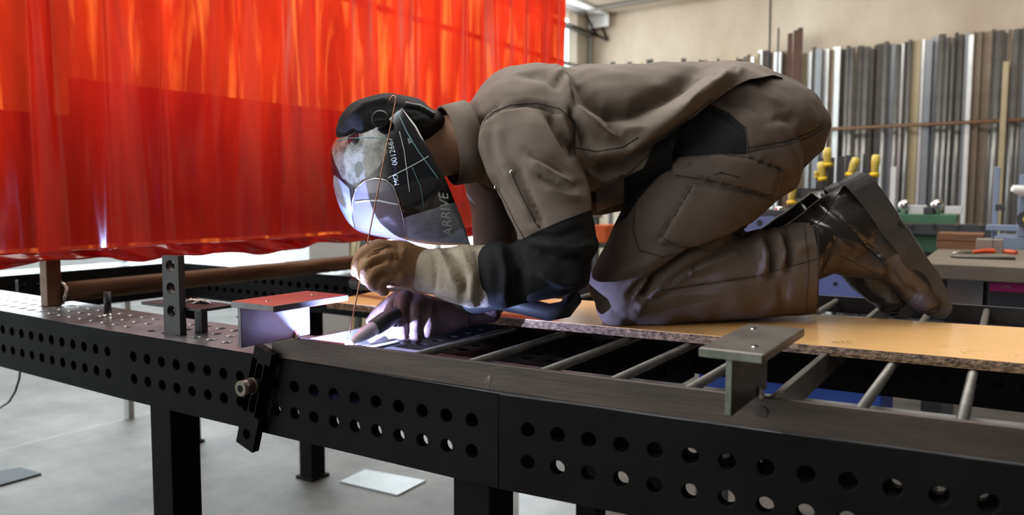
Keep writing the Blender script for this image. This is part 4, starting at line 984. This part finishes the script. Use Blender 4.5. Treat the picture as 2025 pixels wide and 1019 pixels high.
B_ = Skin(*remesh(bb, .0060, 4))
obj('body', B_.mesh([0], {0: 0}, 'body'), M['skin'], person, world=True)
# ================= headscarf
hb = MB(); loft(hb, [(864, 240, 24, 1.57, .060), (838, 246, 50, 1.57, .082), (790, 250, 62, 1.57, .090), (735, 246, 58, 1.56, .088), (700, 258, 42, 1.555, .070), (686, 268, 26, 1.55, .05)])
H_ = Skin(*remesh(hb, .005, 3)); H_.noise(.007, 16, 6); H_.normals(); H_.refresh()
for pts, w, h in (([(850, 238), (820, 250), (785, 256)], 7, -.004), ([(848, 222), (815, 230), (770, 234)], 6, -.003), ([(690, 235), (720, 208), (770, 196)], 6, .006), ([(845, 260), (822, 276)], 6, .003), ([(840, 215), (805, 212), (770, 215)], 6, -.003)):
    H_.crease(pts, w, h); H_.refresh()
obj('headscarf', H_.mesh([0], {0: 0}, 'scarf'), M['bandana'], person, world=True)
# ================= welding helmet (worn: shell, side window, knob, markings)
helmet_mat = bpy.data.materials.new('glossy dark helmet shell'); helmet_mat.use_nodes = True
b_ = helmet_mat.node_tree.nodes['Principled BSDF']; b_.inputs['Base Color'].default_value = (.012, .013, .016, 1); b_.inputs['Roughness'].default_value = .16; b_.inputs['Coat Weight'].default_value = .6; b_.inputs['Coat Roughness'].default_value = .06
m_graph = mat('pale mottled helmet graphic', (.012, .013, .014), .24, 0, (.36, .35, .31), 42, 0, coat=.5, detail=8)
m_arc_glow = mat('helmet shell with painted arc glow', (.15, .17, .21), .36, 0, (.42, .47, .56), 26, 0, coat=.5, detail=8)  # pale blue arc light put into the colour of the lower shell
m_win = bpy.data.materials.new('violet grey side window'); m_win.use_nodes = True
b_ = m_win.node_tree.nodes['Principled BSDF']; b_.inputs['Base Color'].default_value = (.22, .21, .26, 1); b_.inputs['Roughness'].default_value = .2; b_.inputs['Coat Weight'].default_value = .5
b_.inputs['Transmission Weight'].default_value = .25
m_mark = mat('pale blue grey marker', (.72, .78, .80), .5)
m_cyan = mat('pale cyan trim line', (.16, .34, .40), .35)
prof = [(790, 214), (752, 221), (715, 236), (684, 254), (662, 274), (651, 298), (653, 335), (660, 372), (670, 408), (686, 438), (706, 458), (740, 467), (775, 473), (810, 479), (850, 484), (890, 486), (926, 485)]
rimb = [(794, 213), (822, 248), (850, 300), (880, 352), (902, 405), (918, 446), (930, 484)]
def along(poly, n):
    p = np.array(poly, float); s_ = np.concatenate([[0], np.cumsum(np.linalg.norm(np.diff(p, axis=0), axis=1))]); u = np.linspace(0, s_[-1], n)
    return np.stack([np.interp(u, s_, p[:, k]) for k in (0, 1)], 1)
NT, NS = 90, 72
Ap = along(prof, NT); 
for _ in range(3): Ap[1:-1] = (Ap[:-2]+2*Ap[1:-1]+Ap[2:])/4
Bp = along(rimb, NT); HD, HW = 1.592, .118
V = []; F = []
for i in range(NT):
    tt = i/(NT-1); w_ = HW*(.80+.35*math.sin(math.pi*min(1, tt*1.05+.08))**.8)*(1 if tt < .5 else 1-.6*((tt-.5)/.5)**1.3)
    for j in range(NS+1):
        s_ = -math.cos(math.pi*j/NS); g = (1-abs(s_)**2.7)**(1/2.7) if abs(s_) < 1 else 0
        q = Bp[i]+(Ap[i]-Bp[i])*g; V.append(P(q[0], q[1], HD+s_*w_))
for i in range(NT-1):
    for j in range(NS): F.append((i*(NS+1)+j, i*(NS+1)+j+1, (i+1)*(NS+1)+j+1, (i+1)*(NS+1)+j))
tmpb = MB(); tmpb.add(V, F); bmh = bmesh.new(); mm = tmpb.me('h'); bmh.from_mesh(mm); bmesh.ops.remove_doubles(bmh, verts=bmh.verts, dist=.0004); bmesh.ops.triangulate(bmh, faces=bmh.faces)
bmh.verts.ensure_lookup_table(); bmh.normal_update()
hv = np.array([v.co[:] for v in bmh.verts]); hf = np.array([[v.index for v in f.verts] for f in bmh.faces]); hn = np.array([v.normal[:] for v in bmh.verts]); bmh.free()
cen = hv.mean(0)
if ((hv-cen)*hn).sum() < 0: hf = hf[:, ::-1]; hn = -hn
K = Skin(hv, hf, hn)
def near(): return ((CAM-K.V)*K.N).sum(1) > 0
def cutp(poly, t_, only):
    K.cut(np.where(near(), sd_poly(K.px, poly), -9.0), t_, only)
win = [(706, 470), (698, 432), (697, 398), (704, 374), (720, 359), (742, 353), (764, 356), (778, 368), (788, 395), (797, 430), (805, 478), (806, 520), (700, 520)]
cutp(win, 2, [0])
cutp([(687, 262), (712, 254), (730, 255), (763, 267), (766, 303), (748, 332), (733, 345), (713, 358), (697, 366), (676, 352), (660, 318), (655, 292), (668, 274)], 1, [0])
for hole_ in ([(687, 272), (709, 258), (711, 280), (698, 291), (688, 285)], [(703, 319), (716, 320), (720, 336), (706, 356), (702, 340)], [(708, 296), (735, 284), (735, 288), (709, 299)], [(710, 303), (735, 295), (735, 299), (711, 306)], [(722, 276), (742, 268), (741, 273), (724, 280)]):
    cutp(hole_, 0, [1])
cutp([(800, 430), (900, 400), (940, 500), (806, 500), (797, 440)], 3, [0])
cutp([(690, 372), (660, 345), (655, 420), (690, 470), (704, 465), (694, 400)], 3, [0])
shell = obj('welding_helmet', K.mesh([0, 1, 3], {0: 0, 1: 1, 3: 2}, 'helmet'), [helmet_mat, m_graph, m_arc_glow], person, world=True)
shell['label'] = 'glossy dark welding helmet shell with pale graphics'
so = shell.modifiers.new('t', 'SOLIDIFY'); so.thickness = .003; so.offset = -1
HB = BVHTree.FromPolygons([Vector(p_) for p_ in K.V], [tuple(map(int, f)) for f in K.F])
wo_ = obj('side_window', K.mesh([2], {2: 0}, 'window'), m_win, shell, world=True); so = wo_.modifiers.new('t', 'SOLIDIFY'); so.thickness = .003; so.offset = -1
def line_on(bvh, pts, r, m, nm, parent, off=.0006, step=5):
    mb = MB(); seam(mb, bvh, pts, r, off, step); return obj(nm, mb.me(nm), m, parent, world=True)
line_on(HB, [(706, 466), (698, 432), (697, 398), (704, 374), (720, 359), (742, 353), (764, 356), (778, 368), (788, 395), (797, 430), (805, 474)], .0013, M['chrome'], 'window_trim', shell)
line_on(HB, [(703, 400), (722, 397), (750, 397), (788, 405)], .0016, m_mark, 'window_line', shell)
line_on(HB, [(660, 280), (690, 274), (730, 272), (765, 275)], .0007, m_cyan, 'trim_line', shell)
line_on(HB, [(786, 222), (805, 262), (828, 300), (850, 330), (868, 355)], .0010, m_cyan, 'trim_line', shell)
line_on(HB, [(768, 352), (800, 336), (830, 320), (848, 309)], .0008, m_mark, 'trim_line', shell)
line_on(HB, [(790, 260), (800, 300), (805, 340), (810, 380)], .0007, m_mark, 'trim_line', shell)
line_on(HB, [(815, 330), (832, 370), (838, 410)], .0006, m_cyan, 'trim_line', shell)
def text_on(bvh, s_, x, y, ang, size, m, nm, parent, shear=0.0, off=.0009):
    cu = bpy.data.curves.new('txt', 'FONT'); cu.body = s_; cu.size = 1; cu.shear = shear; cu.resolution_u = 3; o = bpy.data.objects.new('txt', cu); COL.objects.link(o)
    dg = bpy.context.evaluated_depsgraph_get(); dg.update(); me = o.evaluated_get(dg).to_mesh()
    vs = [v.co.copy() for v in me.vertices]; fs = [tuple(p_.vertices) for p_ in me.polygons]; o.evaluated_get(dg).to_mesh_clear(); bpy.data.objects.remove(o); bpy.data.curves.remove(cu)
    ca, sa = math.cos(ang), math.sin(ang); out = []; ok = []
    for v in vs:
        px, py = x+size*(v.x*ca-v.y*sa), y-size*(v.x*sa+v.y*ca); w_ = on_surface(bvh, px, py, off); ok.append(w_ is not None); out.append(w_ if w_ is not None else np.zeros(3))
    fs = [f for f in fs if all(ok[i] for i in f)]
    if fs:
        mb = MB(); mb.add(out, fs); return obj(nm, mb.me(nm), m, parent, world=True)
text_on(HB, '0012667', 787, 326, math.radians(102), 16, m_mark, 'number_marking', shell)
text_on(HB, 'MO', 790, 366, math.radians(100), 14, m_mark, 'letter_marking', shell)
text_on(HB, 'ARRIVE', 896, 468, math.radians(97), 27, m_mark, 'letter_marking', shell, .25)
text_on(HB, '3M', 815, 284, math.radians(108), 9, m_mark, 'letter_marking', shell)
kb = MB(); kc = P(752, 236, 1.462); vd = (CAM-kc)/np.linalg.norm(CAM-kc)
kb.tube([kc-vd*.012, kc+vd*.006, kc+vd*.010], [.0165, .0165, .0145], 24); kn = obj('headgear_knob', kb.me('k'), M['rubber'], shell, world=True)
kb = MB(); kb.prism([kc+vd*.010+_r*a_+_u*b2 for a_, b2 in ((-.012, -.003), (.012, -.001), (.012, .003), (-.012, .001))], vd*.003); obj('knob_grip', kb.me('k'), M['rubber'], shell, world=True)
sbm = MB(); seam(sbm, BVHTree.FromPolygons([Vector(p_) for p_ in H_.V], [tuple(map(int, f)) for f in H_.F]), [(800, 208), (830, 214), (858, 230)], .006, .002, 4); obj('headband_strap', sbm.me('s'), M['rubber'], shell, world=True)

# ================= gloves
def glove(name, stations, vox, m, mods=None, smooth=3):
    g = MB()
    for st in stations: loft(g, st, 18)
    s = Skin(*remesh(g, vox, smooth)); s.noise(.0016, 45, 3); s.normals(); s.refresh()
    if mods: mods(s)
    return s
up = [[(846, 534, 38, 1.41, .036), (815, 528, 42, 1.405, .036), (785, 520, 44, 1.40, .034), (762, 515, 38, 1.395, .032)],
      [(772, 494, 18, 1.385, .016), (748, 489, 15, 1.378, .014), (724, 499, 13.5, 1.376, .0125), (709, 517, 12.5, 1.378, .0115), (704, 541, 10, 1.384, .010)],
      [(774, 508, 17, 1.372, .015), (748, 508, 15, 1.364, .0135), (728, 519, 13.5, 1.362, .0125), (719, 537, 12.5, 1.366, .0115), (723, 556, 10, 1.374, .010)],
      [(776, 528, 17, 1.368, .015), (754, 528, 15, 1.360, .0135), (738, 538, 13.5, 1.358, .0125), (732, 555, 12.5, 1.363, .0115), (741, 569, 10, 1.372, .010)],
      [(784, 550, 16, 1.372, .014), (764, 550, 14, 1.366, .0125), (752, 559, 12.5, 1.366, .0115), (752, 571, 11, 1.372, .0105), (762, 579, 9, 1.38, .009)],
      [(800, 540, 24, 1.43, .02), (770, 552, 17, 1.43, .016), (740, 552, 13, 1.415, .013), (716, 545, 11, 1.40, .011), (706, 536, 8, 1.394, .009)]]
def upm(s):
    for pts, w, h in (([(757, 496), (735, 502), (722, 510)], 3.2, -.006), ([(762, 516), (742, 522), (728, 530)], 3.2, -.006), ([(768, 538), (752, 544), (740, 552)], 3.2, -.006), ([(775, 560), (765, 562), (756, 566)], 3, -.005),
                      ([(800, 486), (790, 520), (795, 560)], 6, .003), ([(835, 500), (838, 530), (834, 565)], 4, -.004), ([(780, 500), (775, 515), (778, 530)], 4, -.003)):
        s.crease(pts, w, h); s.refresh()
up = [[(a, b, c*1.05, d+.028+.045*min(1, max(0, (a-712)/110)), e*1.05) for a, b, c, d, e in st] for st in up]
UG = glove('g', up, .0026, None, upm)
ug = obj('work_glove', UG.mesh([0], {0: 0}, 'glove'), M['glove_tan'], person, world=True); ug['label'] = 'tan leather glove closed round the filler rod'
cf = MB(); loft(cf, [(836, 534, 42, 1.478, .042), (862, 538, 47, 1.474, .047), (900, 543, 58, 1.466, .056), (945, 546, 63, 1.456, .061), (985, 545, 54, 1.452, .052)], 28)
CFs = Skin(*remesh(cf, .0045, 3)); CFs.noise(.004, 22, 9); CFs.normals(); CFs.refresh()
for pts, w, h in (([(868, 494), (888, 530), (902, 560)], 6, .010), ([(878, 490), (905, 530), (918, 565), (916, 590)], 7, -.014), ([(912, 500), (935, 545), (930, 600)], 8, .009), ([(940, 490), (952, 540), (950, 600)], 7, -.008), ([(858, 500), (862, 540), (858, 580)], 5, -.005)):
    CFs.crease(pts, w, h); CFs.refresh()
CFs.normals(); cfo = obj('gauntlet_cuff', CFs.mesh([0], {0: 0}, 'cuff'), M['suede'], ug, world=True)
GB = BVHTree.FromPolygons([Vector(p_) for p_ in UG.V], [tuple(map(int, f)) for f in UG.F])
gs = MB()
for pts in ([(772, 485), (755, 492), (738, 497)], [(842, 500), (847, 530), (842, 566)], [(775, 560), (800, 572), (832, 572)]): seam(gs, GB, pts, .0009, .0003, 5)
obj('glove_seam', gs.me('s'), M['stitch'], ug, world=True)
lo = [[(905, 617, 27, 1.475, .036), (872, 621, 28, 1.455, .033), (842, 620, 32, 1.445, .034), (812, 616, 34, 1.435, .032), (788, 612, 28, 1.43, .028)],
      [(786, 588, 13, 1.44, .012), (772, 606, 13.5, 1.415, .013), (766, 630, 13.5, 1.402, .0125), (772, 654, 12, 1.402, .0115), (784, 668, 10, 1.412, .010)],
      [(806, 586, 14, 1.43, .013), (796, 606, 14.5, 1.405, .0135), (792, 632, 14, 1.395, .013), (794, 656, 13, 1.395, .012), (802, 672, 11, 1.405, .011)],
      [(830, 592, 14, 1.435, .013), (824, 612, 14.5, 1.408, .0135), (821, 636, 14, 1.398, .013), (820, 658, 12.5, 1.400, .012), (824, 672, 10, 1.412, .0105)],
      [(852, 602, 14, 1.44, .013), (850, 622, 13.5, 1.415, .013), (846, 645, 13, 1.408, .012), (843, 662, 11, 1.412, .0105)],
      [(800, 600, 20, 1.46, .018), (770, 606, 15, 1.455, .015), (748, 622, 12, 1.44, .013), (732, 640, 10, 1.428, .011)],
      [(806, 648, 17, 1.425, .016), (846, 644, 20, 1.440, .020), (884, 632, 25, 1.455, .026), (905, 622, 25, 1.468, .028)],
      [(778, 640, 15, 1.425, .014), (752, 654, 13, 1.415, .013), (730, 668, 10.5, 1.408, .0105)]]
def lom(s):
    for pts, w, h in (([(780, 600), (780, 635), (788, 662)], 3, -.005), ([(808, 600), (807, 635), (808, 665)], 3, -.005), ([(836, 605), (834, 635), (832, 665)], 3, -.005), ([(862, 605), (858, 630)], 4, -.004)):
        s.crease(pts, w, h); s.refresh()
lo = [[(a, b, c*1.16, d+.088, e*1.1) for a, b, c, d, e in st] for st in lo]
LG = glove('g', lo, .0026, None, lom)
lg = obj('work_glove', LG.mesh([0], {0: 0}, 'glove'), M['glove_dark'], person, world=True); lg['label'] = 'dark brown glove gripping the welding torch'
cf2 = MB(); loft(cf2, [(905, 617, 24, 1.560, .030), (930, 613, 29, 1.575, .038), (972, 606, 32, 1.59, .044)], 24)
c2 = Skin(*remesh(cf2, .0045, 3)); c2.noise(.004, 22, 12); c2.normals(); obj('gauntlet_cuff', c2.mesh([0], {0: 0}, 'cuff'), M['glove_dark'], lg, world=True)

# ================= boots
def boot(sts, worn, name, toe):
    g = MB()
    for st in sts: loft(g, st, 26)
    s = Skin(*remesh(g, .0042, 4)); s.noise(.003, 24, 8); s.normals(); s.refresh()
    return s
nb = [[(1560, 512, 62, 1.625, .055), (1620, 480, 66, 1.635, .056), (1668, 448, 72, 1.64, .055), (1700, 432, 66, 1.645, .052)],
      [(1664, 396, 34, 1.645, .040), (1690, 418, 52, 1.645, .046), (1722, 462, 62, 1.64, .048), (1766, 508, 53, 1.635, .050), (1807, 558, 40, 1.63, .050), (1841, 601, 28, 1.625, .045), (1848, 613, 19, 1.622, .036)],
      [(1640, 505, 34, 1.64, .045), (1690, 514, 34, 1.64, .046), (1738, 530, 26, 1.635, .044)]]
Bn = boot(nb, True, 'b', None)
for pts, w, h in (([(1760, 530), (1780, 560), (1812, 590)], 6, -.004), ([(1775, 500), (1790, 530), (1812, 550)], 6, .004), ([(1745, 560), (1770, 575), (1785, 605)], 6, -.006), ([(1790, 540), (1800, 570), (1825, 590)], 5, -.003),
                  ([(1600, 440), (1640, 455), (1690, 500)], 5, .004), ([(1620, 400), (1660, 430), (1700, 470), (1740, 510)], 4, -.004), ([(1655, 470), (1640, 500), (1630, 540)], 5, -.005), ([(1620, 450), (1640, 470), (1650, 500)], 7, .004)):
    Bn.crease(pts, w, h); Bn.refresh()
Bn.normals()
Bn.cut(np.where(((CAM-Bn.V)*Bn.N).sum(1) > -9, sd_poly(Bn.px, [(1655, 470), (1700, 480), (1745, 520), (1775, 500), (1810, 540), (1870, 600), (1870, 650), (1790, 640), (1740, 570), (1620, 552), (1632, 500)]), -9.), 1)
nbo = obj('work_boot', Bn.mesh([0, 1], {0: 0, 1: 1}, 'boot'), [M['boot'], M['boot_worn']], person, world=True); nbo['label'] = 'black work boot with scuffed brown toe'
BB2 = BVHTree.FromPolygons([Vector(p_) for p_ in Bn.V], [tuple(map(int, f)) for f in Bn.F])
bs = MB()
for pts in ([(1655, 470), (1700, 482), (1740, 518), (1762, 560), (1782, 590)], [(1655, 472), (1640, 505), (1626, 538)], [(1596, 462), (1630, 430), (1652, 390), (1668, 372)], [(1700, 480), (1735, 462)], [(1660, 505), (1710, 530), (1745, 550)]): seam(bs, BB2, pts, .0011, .0004, 5)
obj('boot_seam', bs.me('s'), M['stitch'], nbo, world=True)
def sole(outer, inner, d0, hw, parent, heel):
    """rubber sole: the strip between two pixel lines carried across the foot width"""
    o_ = along(outer, 40); i_ = along(inner, 40); V = []; F = []; NW = 14
    for k in range(40):
        u = k/39; w_ = hw*(.62+.38*math.sin(math.pi*min(1, u*.9+.12)))*(1.0 if u < .8 else max(.25, math.sqrt(max(0, 1-((u-.8)/.205)**2))))
        w_ *= (1.0 if u > .1 else .55+.45*math.sqrt(u/.1))
        for j in range(NW+1):
            s_ = -1+2*j/NW; V.append(P(o_[k][0], o_[k][1], d0[0]+(d0[1]-d0[0])*u+s_*w_))
        for j in range(NW+1):
            s_ = -1+2*j/NW; V.append(P(i_[k][0], i_[k][1], d0[0]+(d0[1]-d0[0])*u+s_*w_*1.0))
    R2 = 2*(NW+1)
    for k in range(39):
        for j in range(NW):
            a = k*R2+j; F.append((a, a+1, a+R2+1, a+R2)); a += NW+1; F.append((a, a+R2, a+R2+1, a+1))
        a = k*R2; F.append((a, a+R2, a+R2+NW+1, a+NW+1)); a = k*R2+NW; F.append((a, a+NW+1, a+R2+NW+1, a+R2))
    a = 0; F.append(tuple([a+j for j in range(NW+1)]+[a+NW+1+j for j in range(NW+1)][::-1])); a = 39*R2; F.append(tuple([a+j for j in range(NW+1)]+[a+NW+1+j for j in range(NW+1)][::-1]))
    mb = MB(); mb.add(V, F); return obj('sole', mb.me('sole'), M['sole'], parent, world=True, bevel=.0035)
sole([(1696, 338), (1722, 346), (1752, 386), (1781, 430), (1772, 447), (1792, 455), (1826, 500), (1856, 540), (1876, 580), (1885, 612), (1872, 631), (1846, 633)],
     [(1656, 362), (1672, 368), (1702, 402), (1730, 440), (1744, 462), (1760, 480), (1790, 520), (1818, 556), (1840, 586), (1852, 606), (1850, 618), (1838, 626)], (1.645, 1.622), .052, nbo, True)
fb = [[(1520, 500, 48, 1.74, .055), (1580, 458, 48, 1.745, .055), (1622, 428, 50, 1.745, .052), (1650, 420, 46, 1.74, .048)],
      [(1626, 392, 24, 1.745, .04), (1644, 414, 40, 1.74, .045), (1672, 470, 48, 1.73, .048), (1712, 530, 46, 1.71, .048), (1757, 576, 42, 1.695, .046), (1768, 602, 31, 1.69, .042)]]
Bf = boot(fb, False, 'b', None)
for pts, w, h in (([(1585, 395), (1610, 425), (1640, 440)], 5, -.005), ([(1600, 380), (1630, 405), (1655, 420)], 5, .005)): Bf.crease(pts, w, h); Bf.refresh()
Bf.normals(); fbo = obj('work_boot', Bf.mesh([0], {0: 0}, 'boot'), M['boot'], person, world=True); fbo['label'] = 'shiny black far boot'
sole([(1655, 360), (1682, 372), (1706, 410), (1728, 450), (1722, 466), (1738, 480), (1762, 520), (1790, 566), (1806, 600), (1806, 624), (1796, 632), (1774, 632)],
     [(1628, 372), (1640, 384), (1664, 420), (1682, 450), (1692, 470), (1706, 494), (1732, 540), (1756, 574), (1772, 600), (1780, 616), (1776, 624), (1764, 626)], (1.74, 1.682), .048, fbo, True)

# ================= filler rod, torch and arc
A0 = P(687, 681, 1.392)
rod = MB(); top = P(783, 197, 1.425); hd_ = P(712, 552, 1.3935)
m_rod = mat('copper coated filler wire', (.42, .22, .14), .3, .9)
r_pts = [P(771, 203, 1.428), P(772, 194, 1.427), P(777, 189, 1.426), P(782, 190, 1.425), top]
for k in range(1, 9): r_pts.append(top+(A0-top)*k/8.0*.985)
rod.tube(r_pts, .0013, 8); tag(obj('filler_rod', rod.me('rod'), m_rod), 'thin copper filler rod with hooked top held upright in the tan glove', 'welding rod')
torch = thing('welding_torch', 'welding torch with pale ceramic cup and black hose in the lower gloved hand', 'welding torch', tuple(P(760, 640, 1.425)))
m_cup = mat('ceramic cup', (.42, .40, .42), .35)
tb2 = MB(); tb2.tube([P(695, 679, 1.396), P(706, 671, 1.403), P(722, 660, 1.414), P(742, 648, 1.436)], [.0055, .0085, .0125, .0135], 20); obj('ceramic_cup', tb2.me('c'), m_cup, torch, world=True)
tb2 = MB(); tb2.tube([P(688.5, 682, 1.393), P(698, 677, 1.397)], [.0007, .0014], 8); obj('electrode', tb2.me('c'), M['chrome'], torch, world=True)
tb2 = MB(); tb2.tube([P(738, 650, 1.434), P(762, 634, 1.458), P(800, 616, 1.50), P(850, 606, 1.54)], [.0155, .0165, .015, .014], 18); obj('torch_handle', tb2.me('h'), M['rubber'], torch, world=True)
hz_ = MB(); hz_.tube([P(850, 606, 1.54), P(930, 606, 1.54), P(985, 596, 1.535), P(1030, 604, 1.52), P(1085, 618, 1.50), P(1118, 612, 1.50), P(1133, 592, 1.52), P(1128, 574, 1.55), P(1090, 572, 1.60), P(1040, 580, 1.66), P(940, 575, 1.72), P(820, 566, 1.85), P(700, 560, 2.0)], .017, 14)
obj('hose', hz_.me('h'), M['rubber'], torch, world=True)
am_ = bpy.data.materials.new('welding arc'); am_.use_nodes = True; nn = am_.node_tree.nodes; nn.clear(); eo = nn.new('ShaderNodeOutputMaterial'); ee = nn.new('ShaderNodeEmission'); ee.inputs[0].default_value = (.75, .82, 1, 1); ee.inputs[1].default_value = 14; am_.node_tree.links.new(ee.outputs[0], eo.inputs[0])
ab = MB(); c = A0; ab.tube([c+np.array([-.004, 0, -.003]), c+np.array([-.002, 0, 0]), c+np.array([0, 0, .001]), c+np.array([.002, 0, 0.001])], [.002, .0035, .003, .0012], 10)
tag(obj('welding_arc', ab.me('a'), am_), 'small blinding white welding arc at the tip of the torch', 'welding arc')
al = bpy.data.lights.new('arc_light', 'POINT'); al.energy = ARC_W; al.color = (.38, .48, 1.0); al.shadow_soft_size = .0015
ao = bpy.data.objects.new('arc_light', al); COL.objects.link(ao); ao.location = (-.322, front_y(-.322)+.0124, RZ1-.005)
